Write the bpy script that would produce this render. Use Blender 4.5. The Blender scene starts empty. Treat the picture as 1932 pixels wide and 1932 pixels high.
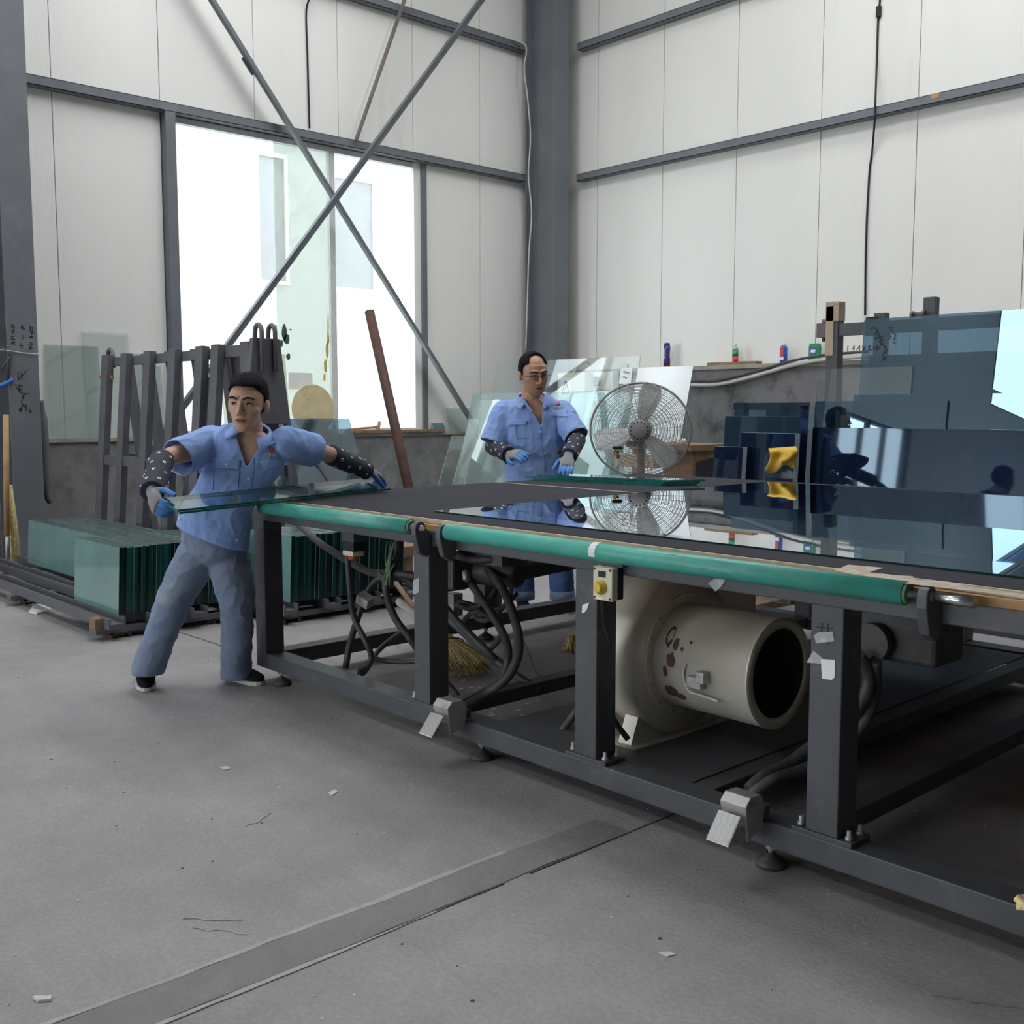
import bpy, bmesh, math, random
from math import sin, cos, tan, pi, radians, sqrt, atan2, exp
from mathutils import Vector, Matrix, Euler, noise
V = Vector
random.seed(7)
scene = bpy.context.scene
COL = scene.collection

# ---------------------------------------------------------------- camera
CAM_H, FPX, YAW, PITCH = 1.35, 2000.0, radians(47.5), radians(5.54)
cam_data = bpy.data.cameras.new('camera')
cam_data.sensor_width = 36.0
cam_data.lens = 36.0 * FPX / 1932.0
cam_data.clip_end = 300
cam = bpy.data.objects.new('camera', cam_data)
COL.objects.link(cam)
cam.location = (0, 0, CAM_H)
cam.rotation_euler = (pi / 2 - PITCH, 0, YAW)
scene.camera = cam

# ---------------------------------------------------------------- daylight
SKY_STRENGTH = 8.0
SKYLIGHT = 9.4           # translucent roof sheets, lit by the sky above
world = bpy.data.worlds.new('overcast_sky'); scene.world = world
world.use_nodes = True
wb = world.node_tree.nodes['Background']
wb.inputs[0].default_value = (0.90, 0.95, 1.0, 1)
wb.inputs[1].default_value = SKY_STRENGTH
scene.view_settings.view_transform = 'Standard'
scene.view_settings.look = 'None'
scene.view_settings.gamma = 1
scene.view_settings.use_curve_mapping = False
scene.view_settings.exposure = 0.0
try:
    scene.cycles.transparent_max_bounces = 24
    scene.cycles.max_bounces = 10
except Exception:
    pass

# ---------------------------------------------------------------- surveying helpers: photo sight line -> point on a known plane
FWD = V((-sin(YAW) * cos(PITCH), cos(YAW) * cos(PITCH), -sin(PITCH)))
RGT = V((cos(YAW), sin(YAW), 0))
UPV = RGT.cross(FWD)
EYE = V((0, 0, CAM_H))
def _ray(x, y): return FWD * FPX + RGT * (x - 966) - UPV * (y - 966)
def _on(x, y, ax, v):
    d = _ray(x, y); t = (v - EYE[ax]) / d[ax]; return EYE + d * t
def onx(x, y, v): return _on(x, y, 0, v)
def ony(x, y, v): return _on(x, y, 1, v)
def onz(x, y, v): return _on(x, y, 2, v)
def ond(x, y, dep): return EYE + _ray(x, y) * (dep / FPX)

# ---------------------------------------------------------------- mesh helpers
class MB:
    def __init__(s): s.v = []; s.f = []; s.m = []; s.sm = []
    def add(s, vs, fs, mi=0, smooth=False):
        b = len(s.v); s.v += [V(p) for p in vs]
        for f in fs:
            s.f.append([i + b for i in f]); s.m.append(mi); s.sm.append(smooth)
        return s
    def box(s, a, b, mi=0):
        a, b = V(a), V(b)
        x0, x1 = sorted((a.x, b.x)); y0, y1 = sorted((a.y, b.y)); z0, z1 = sorted((a.z, b.z))
        return s.add([(x0,y0,z0),(x1,y0,z0),(x1,y1,z0),(x0,y1,z0),(x0,y0,z1),(x1,y0,z1),(x1,y1,z1),(x0,y1,z1)],
              [(0,3,2,1),(4,5,6,7),(0,1,5,4),(1,2,6,5),(2,3,7,6),(3,0,4,7)], mi)
    def obox(s, c, size, R, mi=0):
        c = V(c); hx, hy, hz = size[0]/2, size[1]/2, size[2]/2
        q = [(-hx,-hy,-hz),(hx,-hy,-hz),(hx,hy,-hz),(-hx,hy,-hz),(-hx,-hy,hz),(hx,-hy,hz),(hx,hy,hz),(-hx,hy,hz)]
        return s.add([c + R @ V(p) for p in q], [(0,3,2,1),(4,5,6,7),(0,1,5,4),(1,2,6,5),(2,3,7,6),(3,0,4,7)], mi)
    def bar(s, p0, p1, w, h, up=(0,0,1), mi=0):
        p0, p1 = V(p0), V(p1); d = (p1 - p0); L = d.length; d = d / L
        u = V(up)
        if abs(d.dot(u)) > .98: u = V((0,1,0)) if abs(d.y) < .9 else V((1,0,0))
        sx = d.cross(u).normalized(); sz = sx.cross(d)
        R = Matrix((sx, d, sz)).transposed()
        return s.obox((p0 + p1) / 2, (w, L, h), R, mi)
    def quadplate(s, c4, n, mi=0, mi_edge=None):
        # c4: four corners (ccw seen from +n); n: thickness vector
        c = [V(p) for p in c4]; n = V(n)
        b = len(s.v); s.v += c + [p + n for p in c]
        me = mi if mi_edge is None else mi_edge
        k = len(c)
        s.f.append([b + i for i in range(k)][::-1]); s.m.append(mi); s.sm.append(False)
        s.f.append([b + k + i for i in range(k)]); s.m.append(mi); s.sm.append(False)
        for i in range(k):
            j = (i + 1) % k
            s.f.append([b+i, b+j, b+k+j, b+k+i]); s.m.append(me); s.sm.append(False)
        return s
    def tube(s, pts, r, n=10, mi=0, caps=True, closed=False, smooth=True):
        pts = [V(p) for p in pts]; k = len(pts)
        rr = r if isinstance(r, (list, tuple)) else [r] * k
        b = len(s.v); prev = None
        for i in range(k):
            if closed: d = pts[(i+1) % k] - pts[i-1]
            else: d = pts[min(i+1, k-1)] - pts[max(i-1, 0)]
            d.normalize()
            if prev is None:
                u = d.orthogonal().normalized()
            else:
                u = prev - d * prev.dot(d)
                u = u.normalized() if u.length > 1e-6 else d.orthogonal().normalized()
            prev = u; w = d.cross(u)
            for j in range(n):
                a = 2*pi*j/n; s.v.append(pts[i] + (u*cos(a) + w*sin(a)) * rr[i])
        for i in range(k if closed else k-1):
            i2 = (i+1) % k
            for j in range(n):
                j2 = (j+1) % n
                s.f.append([b+i*n+j, b+i*n+j2, b+i2*n+j2, b+i2*n+j]); s.m.append(mi); s.sm.append(smooth)
        if caps and not closed:
            s.f.append([b+j for j in range(n)][::-1]); s.m.append(mi); s.sm.append(False)
            s.f.append([b+(k-1)*n+j for j in range(n)]); s.m.append(mi); s.sm.append(False)
        return s
    def lathe(s, prof, origin, axis=(0,0,1), n=24, mi=0, smooth=True, caps=True):
        # prof: list of (radius, distance along axis)
        o = V(origin); a = V(axis).normalized(); u = a.orthogonal().normalized(); w = a.cross(u)
        b = len(s.v)
        for r, h in prof:
            for j in range(n):
                t = 2*pi*j/n; s.v.append(o + a*h + (u*cos(t) + w*sin(t))*r)
        for i in range(len(prof)-1):
            for j in range(n):
                j2 = (j+1) % n
                s.f.append([b+i*n+j, b+i*n+j2, b+(i+1)*n+j2, b+(i+1)*n+j]); s.m.append(mi); s.sm.append(smooth)
        if caps:
            if prof[0][0] > 1e-5: s.f.append([b+j for j in range(n)][::-1]); s.m.append(mi); s.sm.append(False)
            if prof[-1][0] > 1e-5: s.f.append([b+(len(prof)-1)*n+j for j in range(n)]); s.m.append(mi); s.sm.append(False)
        return s
    def prism(s, outline, n, mi=0, mi_edge=None): return s.quadplate(outline, n, mi, mi_edge)
    def sphere(s, c, r, seg=12, rings=8, mi=0, R=None):
        c = V(c); rr = r if isinstance(r, (list, tuple)) else (r, r, r)
        vs = []; fs = []
        for i in range(rings+1):
            t = pi*i/rings
            for j in range(seg):
                p = 2*pi*j/seg
                q = V((rr[0]*sin(t)*cos(p), rr[1]*sin(t)*sin(p), rr[2]*cos(t)))
                vs.append(c + (R @ q if R else q))
        for i in range(rings):
            for j in range(seg):
                j2 = (j+1) % seg
                fs.append((i*seg+j, (i+1)*seg+j, (i+1)*seg+j2, i*seg+j2))
        return s.add(vs, fs, mi, True)
    def build(s, name, mats, parent=None, label=None, cat=None, group=None, kind=None, bevel=0, fix=True):
        me = bpy.data.meshes.new(name)
        if parent is not None: off = parent_world(parent)
        else:
            xs = [p.x for p in s.v]; ys = [p.y for p in s.v]; zs = [p.z for p in s.v]
            off = V(((min(xs)+max(xs))/2, (min(ys)+max(ys))/2, min(zs)))
        me.from_pydata([p - off for p in s.v], [], s.f)
        ml = mats if isinstance(mats, (list, tuple)) else [mats]
        for m in ml: me.materials.append(m)
        me.polygons.foreach_set('material_index', s.m)
        me.polygons.foreach_set('use_smooth', s.sm)
        if fix:
            bm = bmesh.new(); bm.from_mesh(me)
            bmesh.ops.recalc_face_normals(bm, faces=bm.faces); bm.to_mesh(me); bm.free()
        me.update()
        o = bpy.data.objects.new(name, me); COL.objects.link(o)
        if parent is not None: o.parent = parent
        else: o.location = off
        if bevel:
            md = o.modifiers.new('bevel', 'BEVEL'); md.width = bevel; md.segments = 2; md.limit_method = 'ANGLE'
        tag(o, label, cat, group, kind)
        return o
def parent_world(p):
    off = V((0,0,0))
    while p is not None: off = off + p.location; p = p.parent
    return off
def tag(o, label=None, cat=None, group=None, kind=None):
    if label: o['label'] = label
    if cat: o['category'] = cat
    if group: o['group'] = group
    if kind: o['kind'] = kind
    return o
def thing(name, label, cat, loc=(0,0,0), group=None, kind=None):
    o = bpy.data.objects.new(name, None); COL.objects.link(o); o.location = loc; o.empty_display_size = .1
    return tag(o, label, cat, group, kind)
def part(o, parent, name=None, off=(0,0,0)):
    c = o.copy(); COL.objects.link(c); c.parent = parent
    c.location = V(o.location) + V(off); return c
def smooth_path(pts, sub=6):
    pts = [V(p) for p in pts]; out = []
    for i in range(len(pts)-1):
        p0 = pts[max(i-1,0)]; p1 = pts[i]; p2 = pts[i+1]; p3 = pts[min(i+2, len(pts)-1)]
        for k in range(sub):
            t = k/sub
            out.append(.5*((2*p1)+(p2-p0)*t+(2*p0-5*p1+4*p2-p3)*t*t+(3*p1-p0-3*p2+p3)*t**3))
    out.append(pts[-1]); return out

# ---------------------------------------------------------------- materials
def _n(nt, typ, **kw):
    n = nt.nodes.new(typ)
    for k, v in kw.items():
        if k in n.inputs: n.inputs[k].default_value = v
        else: setattr(n, k, v)
    return n
def mat(name, col, rough=.6, metal=0., var=.12, scale=6., bump=0., bscale=40., dirt=None, damt=.5, dscale=3., spec=.5, stretch=None, coat=0., rvar=.1):
    m = bpy.data.materials.new(name); m.use_nodes = True; nt = m.node_tree; L = nt.links
    b = nt.nodes['Principled BSDF']
    b.inputs['Roughness'].default_value = rough; b.inputs['Metallic'].default_value = metal
    b.inputs['Specular IOR Level'].default_value = spec
    b.inputs['Coat Weight'].default_value = coat
    tc = _n(nt, 'ShaderNodeTexCoord'); src = tc.outputs['Object']
    geo = _n(nt, 'ShaderNodeNewGeometry'); src = geo.outputs['Position']
    if stretch:
        mp = _n(nt, 'ShaderNodeMapping'); mp.inputs['Scale'].default_value = stretch
        L.new(src, mp.inputs['Vector']); src = mp.outputs[0]
    nz = _n(nt, 'ShaderNodeTexNoise', Scale=scale, Detail=6., Roughness=.6); L.new(src, nz.inputs['Vector'])
    lo = tuple(c*(1-var) for c in col) + (1,); hi = tuple(min(1, c*(1+var)) for c in col) + (1,)
    rp = _n(nt, 'ShaderNodeValToRGB'); rp.color_ramp.elements[0].color = lo; rp.color_ramp.elements[1].color = hi
    rp.color_ramp.elements[0].position = .3; rp.color_ramp.elements[1].position = .7
    L.new(nz.outputs['Fac'], rp.inputs[0]); out = rp.outputs[0]
    if dirt:
        n2 = _n(nt, 'ShaderNodeTexNoise', Scale=dscale, Detail=8., Roughness=.65); L.new(src, n2.inputs['Vector'])
        r2 = _n(nt, 'ShaderNodeValToRGB'); r2.color_ramp.elements[0].position = 1-damt-.08; r2.color_ramp.elements[1].position = min(1, 1-damt+.12)
        L.new(n2.outputs['Fac'], r2.inputs[0])
        mx = _n(nt, 'ShaderNodeMix', data_type='RGBA'); mx.inputs['B'].default_value = tuple(dirt) + (1,)
        L.new(r2.outputs[0], mx.inputs['Factor']); L.new(out, mx.inputs['A']); out = mx.outputs['Result']
    L.new(out, b.inputs['Base Color'])
    if rvar:
        mr = _n(nt, 'ShaderNodeMapRange'); mr.inputs['To Min'].default_value = max(.02, rough-rvar); mr.inputs['To Max'].default_value = min(1, rough+rvar)
        L.new(nz.outputs['Fac'], mr.inputs['Value']); L.new(mr.outputs[0], b.inputs['Roughness'])
    if bump:
        n3 = _n(nt, 'ShaderNodeTexNoise', Scale=bscale, Detail=5.); L.new(src, n3.inputs['Vector'])
        bp = _n(nt, 'ShaderNodeBump', Strength=bump, Distance=.01); L.new(n3.outputs['Fac'], bp.inputs['Height'])
        L.new(bp.outputs[0], b.inputs['Normal'])
    return m
def glass(name, tint, refl=1.0, base=0.0, haze=0.0, hazecol=(.8,.85,.85), rough=0.0, gcol=(.93,.97,1)):
    m = bpy.data.materials.new(name); m.use_nodes = True; nt = m.node_tree; L = nt.links
    nt.nodes.remove(nt.nodes['Principled BSDF']); out = nt.nodes['Material Output']
    tr = _n(nt, 'ShaderNodeBsdfTransparent'); tr.inputs[0].default_value = tuple(tint) + (1,)
    gl = _n(nt, 'ShaderNodeBsdfGlossy'); gl.inputs['Roughness'].default_value = rough
    gl.inputs[0].default_value = tuple(gcol) + (1,)
    lw = _n(nt, 'ShaderNodeLayerWeight'); lw.inputs['Blend'].default_value = .5
    p5 = _n(nt, 'ShaderNodeMath', operation='POWER'); p5.inputs[1].default_value = 5.0; L.new(lw.outputs['Facing'], p5.inputs[0])
    sc = _n(nt, 'ShaderNodeMath', operation='MULTIPLY_ADD'); sc.inputs[1].default_value = .96; sc.inputs[2].default_value = .04; L.new(p5.outputs[0], sc.inputs[0])
    ma = _n(nt, 'ShaderNodeMath', operation='MULTIPLY_ADD', use_clamp=True); ma.inputs[1].default_value = refl; ma.inputs[2].default_value = base
    L.new(sc.outputs[0], ma.inputs[0])
    body = tr.outputs[0]
    if haze > 0:
        df = _n(nt, 'ShaderNodeBsdfDiffuse'); df.inputs[0].default_value = tuple(hazecol) + (1,)
        tl = _n(nt, 'ShaderNodeBsdfTranslucent'); tl.inputs[0].default_value = tuple(hazecol) + (1,)
        md = _n(nt, 'ShaderNodeMixShader'); md.inputs[0].default_value = .5
        L.new(df.outputs[0], md.inputs[1]); L.new(tl.outputs[0], md.inputs[2])
        mh = _n(nt, 'ShaderNodeMixShader'); mh.inputs[0].default_value = haze
        L.new(tr.outputs[0], mh.inputs[1]); L.new(md.outputs[0], mh.inputs[2]); body = mh.outputs[0]
    mx = _n(nt, 'ShaderNodeMixShader'); L.new(ma.outputs[0], mx.inputs[0]); L.new(body, mx.inputs[1]); L.new(gl.outputs[0], mx.inputs[2])
    L.new(mx.outputs[0], out.inputs[0]); return m
def emis(name, col, s):
    m = bpy.data.materials.new(name); m.use_nodes = True; nt = m.node_tree
    nt.nodes.remove(nt.nodes['Principled BSDF'])
    e = _n(nt, 'ShaderNodeEmission', Strength=s); e.inputs[0].default_value = tuple(col) + (1,)
    nt.links.new(e.outputs[0], nt.nodes['Material Output'].inputs[0]); return m

M = {}
def ridge_panel(name, col, axis):
    # white enamelled sandwich panel with fine pressed ribs and faint vertical streaks
    m = mat(name, col, .42, 0, .035, 1.2, dirt=(.62,.58,.50), damt=.30, dscale=1.3, stretch=(1,1,.25))
    nt = m.node_tree; L = nt.links; b = nt.nodes['Principled BSDF']
    geo = _n(nt, 'ShaderNodeNewGeometry'); sp = _n(nt, 'ShaderNodeSeparateXYZ'); L.new(geo.outputs['Position'], sp.inputs[0])
    w = _n(nt, 'ShaderNodeMath', operation='MULTIPLY'); w.inputs[1].default_value = 2*pi/.085; L.new(sp.outputs[axis], w.inputs[0])
    sn = _n(nt, 'ShaderNodeMath', operation='SINE'); L.new(w.outputs[0], sn.inputs[0])
    pw = _n(nt, 'ShaderNodeMath', operation='POWER'); pw.inputs[1].default_value = 12; L.new(sn.outputs[0], pw.inputs[0])
    bp = _n(nt, 'ShaderNodeBump', Strength=.10, Distance=.004); L.new(pw.outputs[0], bp.inputs['Height']); L.new(bp.outputs[0], b.inputs['Normal'])
    return m
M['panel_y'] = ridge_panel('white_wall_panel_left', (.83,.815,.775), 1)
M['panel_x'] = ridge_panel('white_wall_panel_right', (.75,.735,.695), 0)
M['joint'] = mat('panel_joint', (.30,.29,.27), .8)
M['concrete'] = mat('floor_concrete', (.305,.288,.290), .62, 0, .08, 1.3, .22, 60, dirt=(.232,.218,.216), damt=.44, dscale=.8, rvar=.08)
def speckle(m, scale, lo, hi):
    nt = m.node_tree; L = nt.links; b = nt.nodes['Principled BSDF']; src = b.inputs['Base Color'].links[0].from_socket
    geo = _n(nt, 'ShaderNodeNewGeometry'); nz = _n(nt, 'ShaderNodeTexNoise', Scale=scale, Detail=4., Roughness=.75); L.new(geo.outputs['Position'], nz.inputs['Vector'])
    rp = _n(nt, 'ShaderNodeValToRGB'); rp.color_ramp.elements[0].position = .36; rp.color_ramp.elements[1].position = .66
    rp.color_ramp.elements[0].color = (lo,lo,lo,1); rp.color_ramp.elements[1].color = (hi,hi,hi,1); L.new(nz.outputs['Fac'], rp.inputs[0])
    mx = _n(nt, 'ShaderNodeMix', data_type='RGBA', blend_type='MULTIPLY'); mx.inputs['Factor'].default_value = 1
    L.new(src, mx.inputs['A']); L.new(rp.outputs[0], mx.inputs['B']); L.new(mx.outputs['Result'], b.inputs['Base Color'])
speckle(M['concrete'], 70, .88, 1.10); speckle(M['concrete'], 6, .93, 1.06)
M['strip'] = mat('floor_strip_concrete', (.205,.192,.192), .68, 0, .14, 5, .4, 45, dirt=(.25,.238,.236), damt=.36, dscale=6)
M['crackfill'] = mat('dusty_mortar', (.40,.38,.35), .8, 0, .15, 20, .3, 60)
M['dado'] = mat('grey_plaster_dado', (.215,.208,.205), .8, 0, .18, 3, .3, 30, dirt=(.14,.14,.142), damt=.47, dscale=4.0)
M['dadolip'] = mat('dado_lip', (.34,.30,.26), .8, 0, .2, 8, .3, 40)
M['dado_r'] = mat('stained_plaster', (.195,.188,.19), .8, 0, .22, 3.2, .3, 30, dirt=(.075,.074,.078), damt=.47, dscale=3.2)
M['steel'] = mat('grey_painted_steel', (.145,.158,.175), .48, 0, .10, 4, .05, 60, dirt=(.21,.215,.225), damt=.33, dscale=2.0)
M['steel_d'] = mat('table_grey_paint', (.070,.073,.081), .44, 0, .14, 5, .06, 80, dirt=(.15,.15,.15), damt=.34, dscale=9)
M['rack'] = mat('rack_grey_paint', (.115,.117,.13), .5, 0, .15, 6, .1, 60, dirt=(.20,.15,.13), damt=.28, dscale=9)
M['rust'] = mat('rusty_red_steel', (.085,.036,.026), .7, 0, .35, 14, .25, 60, dirt=(.08,.045,.04), damt=.4, dscale=10)
M['rustbar'] = mat('dull_brown_steel', (.15,.13,.125), .6, 0, .2, 10, dirt=(.2,.1,.07), damt=.35, dscale=8)
M['felt'] = mat('charcoal_felt', (.038,.038,.046), .92, 0, .14, 14, .25, 300, dirt=(.055,.054,.062), damt=.36, dscale=2.2, spec=.2)
M['wood'] = mat('orange_wood_edge', (.52,.30,.09), .5, 0, .25, 9, .2, 40, dirt=(.36,.20,.07), damt=.4, dscale=12, stretch=(.25,1,1))
M['plyedge'] = mat('pale_plywood_edge', (.55,.47,.36), .75, 0, .2, 30, .3, 60, dirt=(.34,.27,.19), damt=.4, dscale=14)
M['oldwood'] = mat('old_timber', (.24,.15,.085), .8, 0, .3, 12, .4, 60, stretch=(.4,1,1))
M['card'] = mat('brown_cardboard', (.46,.36,.25), .85, 0, .12, 10, .2, 40)
M['green'] = mat('green_roller_sleeve', (.06,.36,.285), .36, 0, .16, 16, .15, 90, dirt=(.17,.46,.40), damt=.40, dscale=7, stretch=(.5,1,1))
M['chrome'] = mat('worn_bright_steel', (.55,.55,.55), .3, 1, .1, 12)
M['cast'] = mat('brushed_cast_steel', (.46,.45,.43), .5, .7, .12, 18, .1, 80, dirt=(.25,.22,.18), damt=.34, dscale=12)
M['blower'] = mat('silver_beige_paint', (.66,.62,.53), .38, .25, .06, 3, .05, 50, dirt=(.24,.09,.04), damt=.255, dscale=5.0)
M['blowerdark'] = mat('dark_duct', (.035,.03,.028), .8)
M['rubber'] = mat('black_rubber_hose', (.055,.055,.057), .55, 0, .2, 20, dirt=(.13,.125,.12), damt=.38, dscale=9)
M['black'] = mat('black_plastic', (.016,.016,.018), .5, spec=.35)
M['cream'] = mat('cream_plastic', (.66,.62,.45), .45, 0, .05, 9)
M['yellow'] = mat('yellow_button', (.75,.55,.06), .35)
M['redcap'] = mat('red_cap', (.40,.07,.04), .5)
M['white'] = mat('white_paint', (.78,.78,.77), .5, 0, .05, 5)
M['alu'] = mat('white_window_profile', (.62,.63,.63), .45, 0, .08, 6, dirt=(.36,.33,.29), damt=.32, dscale=6)
M['paper'] = mat('white_paper', (.80,.80,.80), .8, 0, .04, 9)
M['tape'] = mat('clear_tape', (.42,.42,.42), .25, 0, .2, 30)
M['ink'] = mat('black_ink', (.02,.02,.025), .7)
M['straw'] = mat('straw', (.78,.60,.29), .8, 0, .4, 40)
M['twine'] = mat('red_twine', (.26,.07,.03), .8)
M['gtape'] = mat('green_cord', (.16,.25,.15), .8)
M['foam'] = mat('white_foam_wrap', (.62,.58,.50), .8, 0, .15, 40, .4, 60)
M['cable'] = mat('white_cable', (.55,.53,.50), .6)
M['conduit'] = mat('pale_grey_conduit', (.50,.49,.47), .5)
# glass
M['g_clear'] = glass('clear_glass', (.945,.97,.965), 1.1, .01, .03)
M['g_win'] = glass('dirty_window_glass', (.93,.96,.95), .6, .0, .10, (.9,.92,.90))
M['g_frost'] = glass('hazy_glass', (.87,.91,.90), 1.2, .02, .22, (.76,.79,.77))
M['g_blue'] = glass('blue_tinted_glass', (.50,.62,.68), 1.2, .02, .06, (.35,.45,.5))
M['g_dark'] = glass('dark_coated_glass', (.10,.16,.24), 2.2, .10, 0)
M['g_mid'] = glass('blue_coated_glass', (.36,.48,.58), 2.0, .06, 0, gcol=(.62,.85,1))
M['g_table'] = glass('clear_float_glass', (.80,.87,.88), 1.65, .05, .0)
M['g_sheet'] = glass('painted_haze_float_glass', (.80,.87,.88), 1.5, .04, .34, (.46,.53,.58))  # pale haze mixed into the glass in place of reflected wall light
M['g_mirror'] = mat('painted_white_reflection', (.80,.82,.83), .12, .0, .02, 3)  # plain white painted where the sheet would reflect the bright sky
M['edge'] = mat('green_glass_edge', (.010,.155,.125), .12, 0, .3, 30, coat=.5)
M['edge_d'] = mat('dark_green_glass_edge', (.004,.030,.027), .10, 0, .1, 6, coat=.6)
M['edge_l'] = mat('pale_glass_edge', (.50,.68,.66), .2, 0, .2, 30)
M['g_pile'] = mat('teal_sheet_glass', (.155,.300,.285), .05, 0, .12, 3, spec=.9, coat=.9, rvar=0)
M['pile_edges'] = [mat('stacked_glass_edge', c, .18, 0, .1, 6, spec=.3, rvar=0) for c in ((.002,.016,.014),(.003,.026,.022),(.005,.045,.038),(.0015,.010,.010),(.010,.075,.062))]
M['pile_top'] = mat('dusty_glass_top_edge', (.060,.085,.085), .3, 0, .3, 20)
M['skylight'] = emis('translucent_skylight', (.95,.98,1.0), SKYLIGHT)
# ================================================================ the hall
XL, YR = -10.1, 9.9              # inner faces of the left and the right wall
XE, YB, ZC = 14.0, -15.0, 8.3    # far ends of the hall and the roof height
# floor with a long filled trench
f = MB(); f.box((XL-.3, YB, -.2), (XE, YR+.3, 0))
floor = f.build('floor', M['concrete'], kind='structure')
def wavy_strip(x0, x1, y0, y1, z0, z1, amp, seed, n=90):
    mb = MB(); vs = []; fs = []
    for i in range(n+1):
        y = y0 + (y1-y0)*i/n
        a = x0 + amp*noise.noise(V((seed, y*2.3, 0))) + .4*amp*noise.noise(V((seed, y*11, 3)))
        b = x1 + amp*noise.noise(V((seed+9, y*2.1, 0))) + .4*amp*noise.noise(V((seed+9, y*12, 3)))
        vs += [(a,y,z1),(b,y,z1),(a,y,z0),(b,y,z0)]
    for i in range(n):
        k = 4*i
        fs += [(k,k+1,k+5,k+4),(k,k+4,k+6,k+2),(k+1,k+3,k+7,k+5)]
    return mb.add(vs, fs)
wavy_strip(-2.315, -2.165, -3.0, 2.50, -.001, .0022, .012, 3).build('floor_patch', M['strip'], floor)
wavy_strip(-2.33, -2.312, -2.0, 2.1, -.001, .0028, .012, 5).build('mortar_line', M['crackfill'], floor)
M['crackdark'] = mat('dark_crack', (.075,.068,.066), .9)
for y0, y1 in ((-2.6,-.4),(-.2,.75),(.95,1.35),(1.5,1.95),(2.05,2.9)): wavy_strip(-2.167, -2.161, y0, y1, -.001, .0026, .007, 8+y0, 50).build('floor_crack', M['crackdark'], floor)
for y0, y1 in ((-.9,.55),(.75,1.0)): wavy_strip(-2.318, -2.313, y0, y1, -.001, .0029, .007, 30+y0, 50).build('floor_crack', M['crackdark'], floor)
wavy_strip(-2.164, -2.150, .9, 1.7, -.001, .0030, .010, 12).build('mortar_line', M['crackfill'], floor)
def crack(pts, w=.004, m='crackdark'):
    mb = MB(); q = smooth_path([onz(x, y, 0) for x, y in pts], 5)
    q = [p + V((random.uniform(-.006,.006), random.uniform(-.006,.006), .0015)) for p in q]
    for a, b in zip(q, q[1:]): mb.bar(a, b, w, .002)
    mb.build('floor_crack', M[m], floor)
crack([(327,1190),(370,1203),(420,1220)], .008)
crack([(345,1733),(400,1736),(455,1737)], .004, 'crackfill'); crack([(365,1752),(420,1757),(468,1764)], .003, 'crackfill')
crack([(460,1560),(490,1550),(510,1536)], .003, 'crackfill')
crack([(1760,1880),(1830,1890),(1932,1905)], .003, 'strip')

# left wall: backing with openings, then single pressed panels
WY0, WY1, WZ0, WZ1 = 4.74, 7.80, 1.08, 4.20       # visible window
DY0, DY1, DZ1 = -6.5, -3.9, 3.3                  # door bay further along the wall
HY0, HY1, HZ0, HZ1 = -14.6, -9.7, 4.6, 7.2        # high window bay
def holed_wall_x(x0, x1, y0, y1, z1, holes):
    mb = MB(); ys = sorted(set([y0, y1] + [h[0] for h in holes] + [h[1] for h in holes]))
    for a, b in zip(ys, ys[1:]):
        zz = [0.0]
        for h in sorted(holes, key=lambda q: q[2]):
            if h[0] <= a and h[1] >= b:
                if h[2] > zz[-1]: mb.box((x0, a, zz[-1]), (x1, b, h[2]))
                zz.append(h[3])
        if zz[-1] < z1: mb.box((x0, a, zz[-1]), (x1, b, z1))
    return mb
holes = [(WY0,WY1,WZ0,WZ1),(DY0,DY1,0,DZ1),(HY0,HY1,HZ0,HZ1)]
wall_left = holed_wall_x(XL-.16, XL-.05, YB, YR+.2, ZC, holes).build('wall_left', M['joint'], kind='structure')
PYS = [3.616 + 1.0206*k for k in range(-19, 7)]
for a, b in zip(PYS, PYS[1:]):
    b = min(b, YR); a0 = a + .004; b0 = b - .004
    segs = [(1.02, ZC)]
    if a < WY1-.2 and b > WY0+.2: segs = [(4.22, ZC)]
    if 7.70 < a < 7.75: a0 = WY1
    if b < DY1+1.1 and a > DY0-1.1: segs = [(DZ1, ZC)]
    if b < HY1+.9 and a > HY0-.9: segs = [(1.02, HZ0-.05), (HZ1+.05, ZC)]
    for z0, z1 in segs:
        if a0 < b0:
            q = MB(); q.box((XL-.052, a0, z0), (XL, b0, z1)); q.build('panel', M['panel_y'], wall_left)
# right wall
w = MB(); w.box((XL-.16, YR+.05, 0), (XE, YR+.16, ZC)); wall_right = w.build('wall_right', M['joint'], kind='structure')
PXS = [-9.232 + 1.0395*k for k in range(-1, 23)]
for a, b in zip(PXS, PXS[1:]):
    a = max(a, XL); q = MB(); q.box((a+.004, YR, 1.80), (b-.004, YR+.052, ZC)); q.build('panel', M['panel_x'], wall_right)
# the two sides of the hall behind the photographer, roof with translucent strips
M['far_wall'] = mat('far_wall_paint', (.30,.30,.30), .6)
M['roof'] = mat('roof_sheet', (.26,.28,.31), .55, 0, .1, 2)
BX0, BX1, BZ1 = -8.6, -.6, 4.2                       # open loading bay in the wall behind the photographer
w = MB(); w.box((XL-.16, YB-.1, 0), (BX0, YB, ZC)); w.box((BX1, YB-.1, 0), (XE+.1, YB, ZC)); w.box((BX0, YB-.1, BZ1), (BX1, YB, ZC)); w.build('wall_back', M['far_wall'], kind='structure')
t = thing('door_2', None, None, ((BX0+BX1)/2, YB, 0), kind='structure')
for x in (BX0, -3.8, BX1-.12):
    w = MB(); w.box((x, YB-.08, 0), (x+.12, YB+.02, BZ1)); w.build('door_frame', M['steel'], t)
w = MB(); w.box((XE, YB, 0), (XE+.1, YR+.16, ZC)); w.build('wall_far', M['far_wall'], kind='structure')
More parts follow.
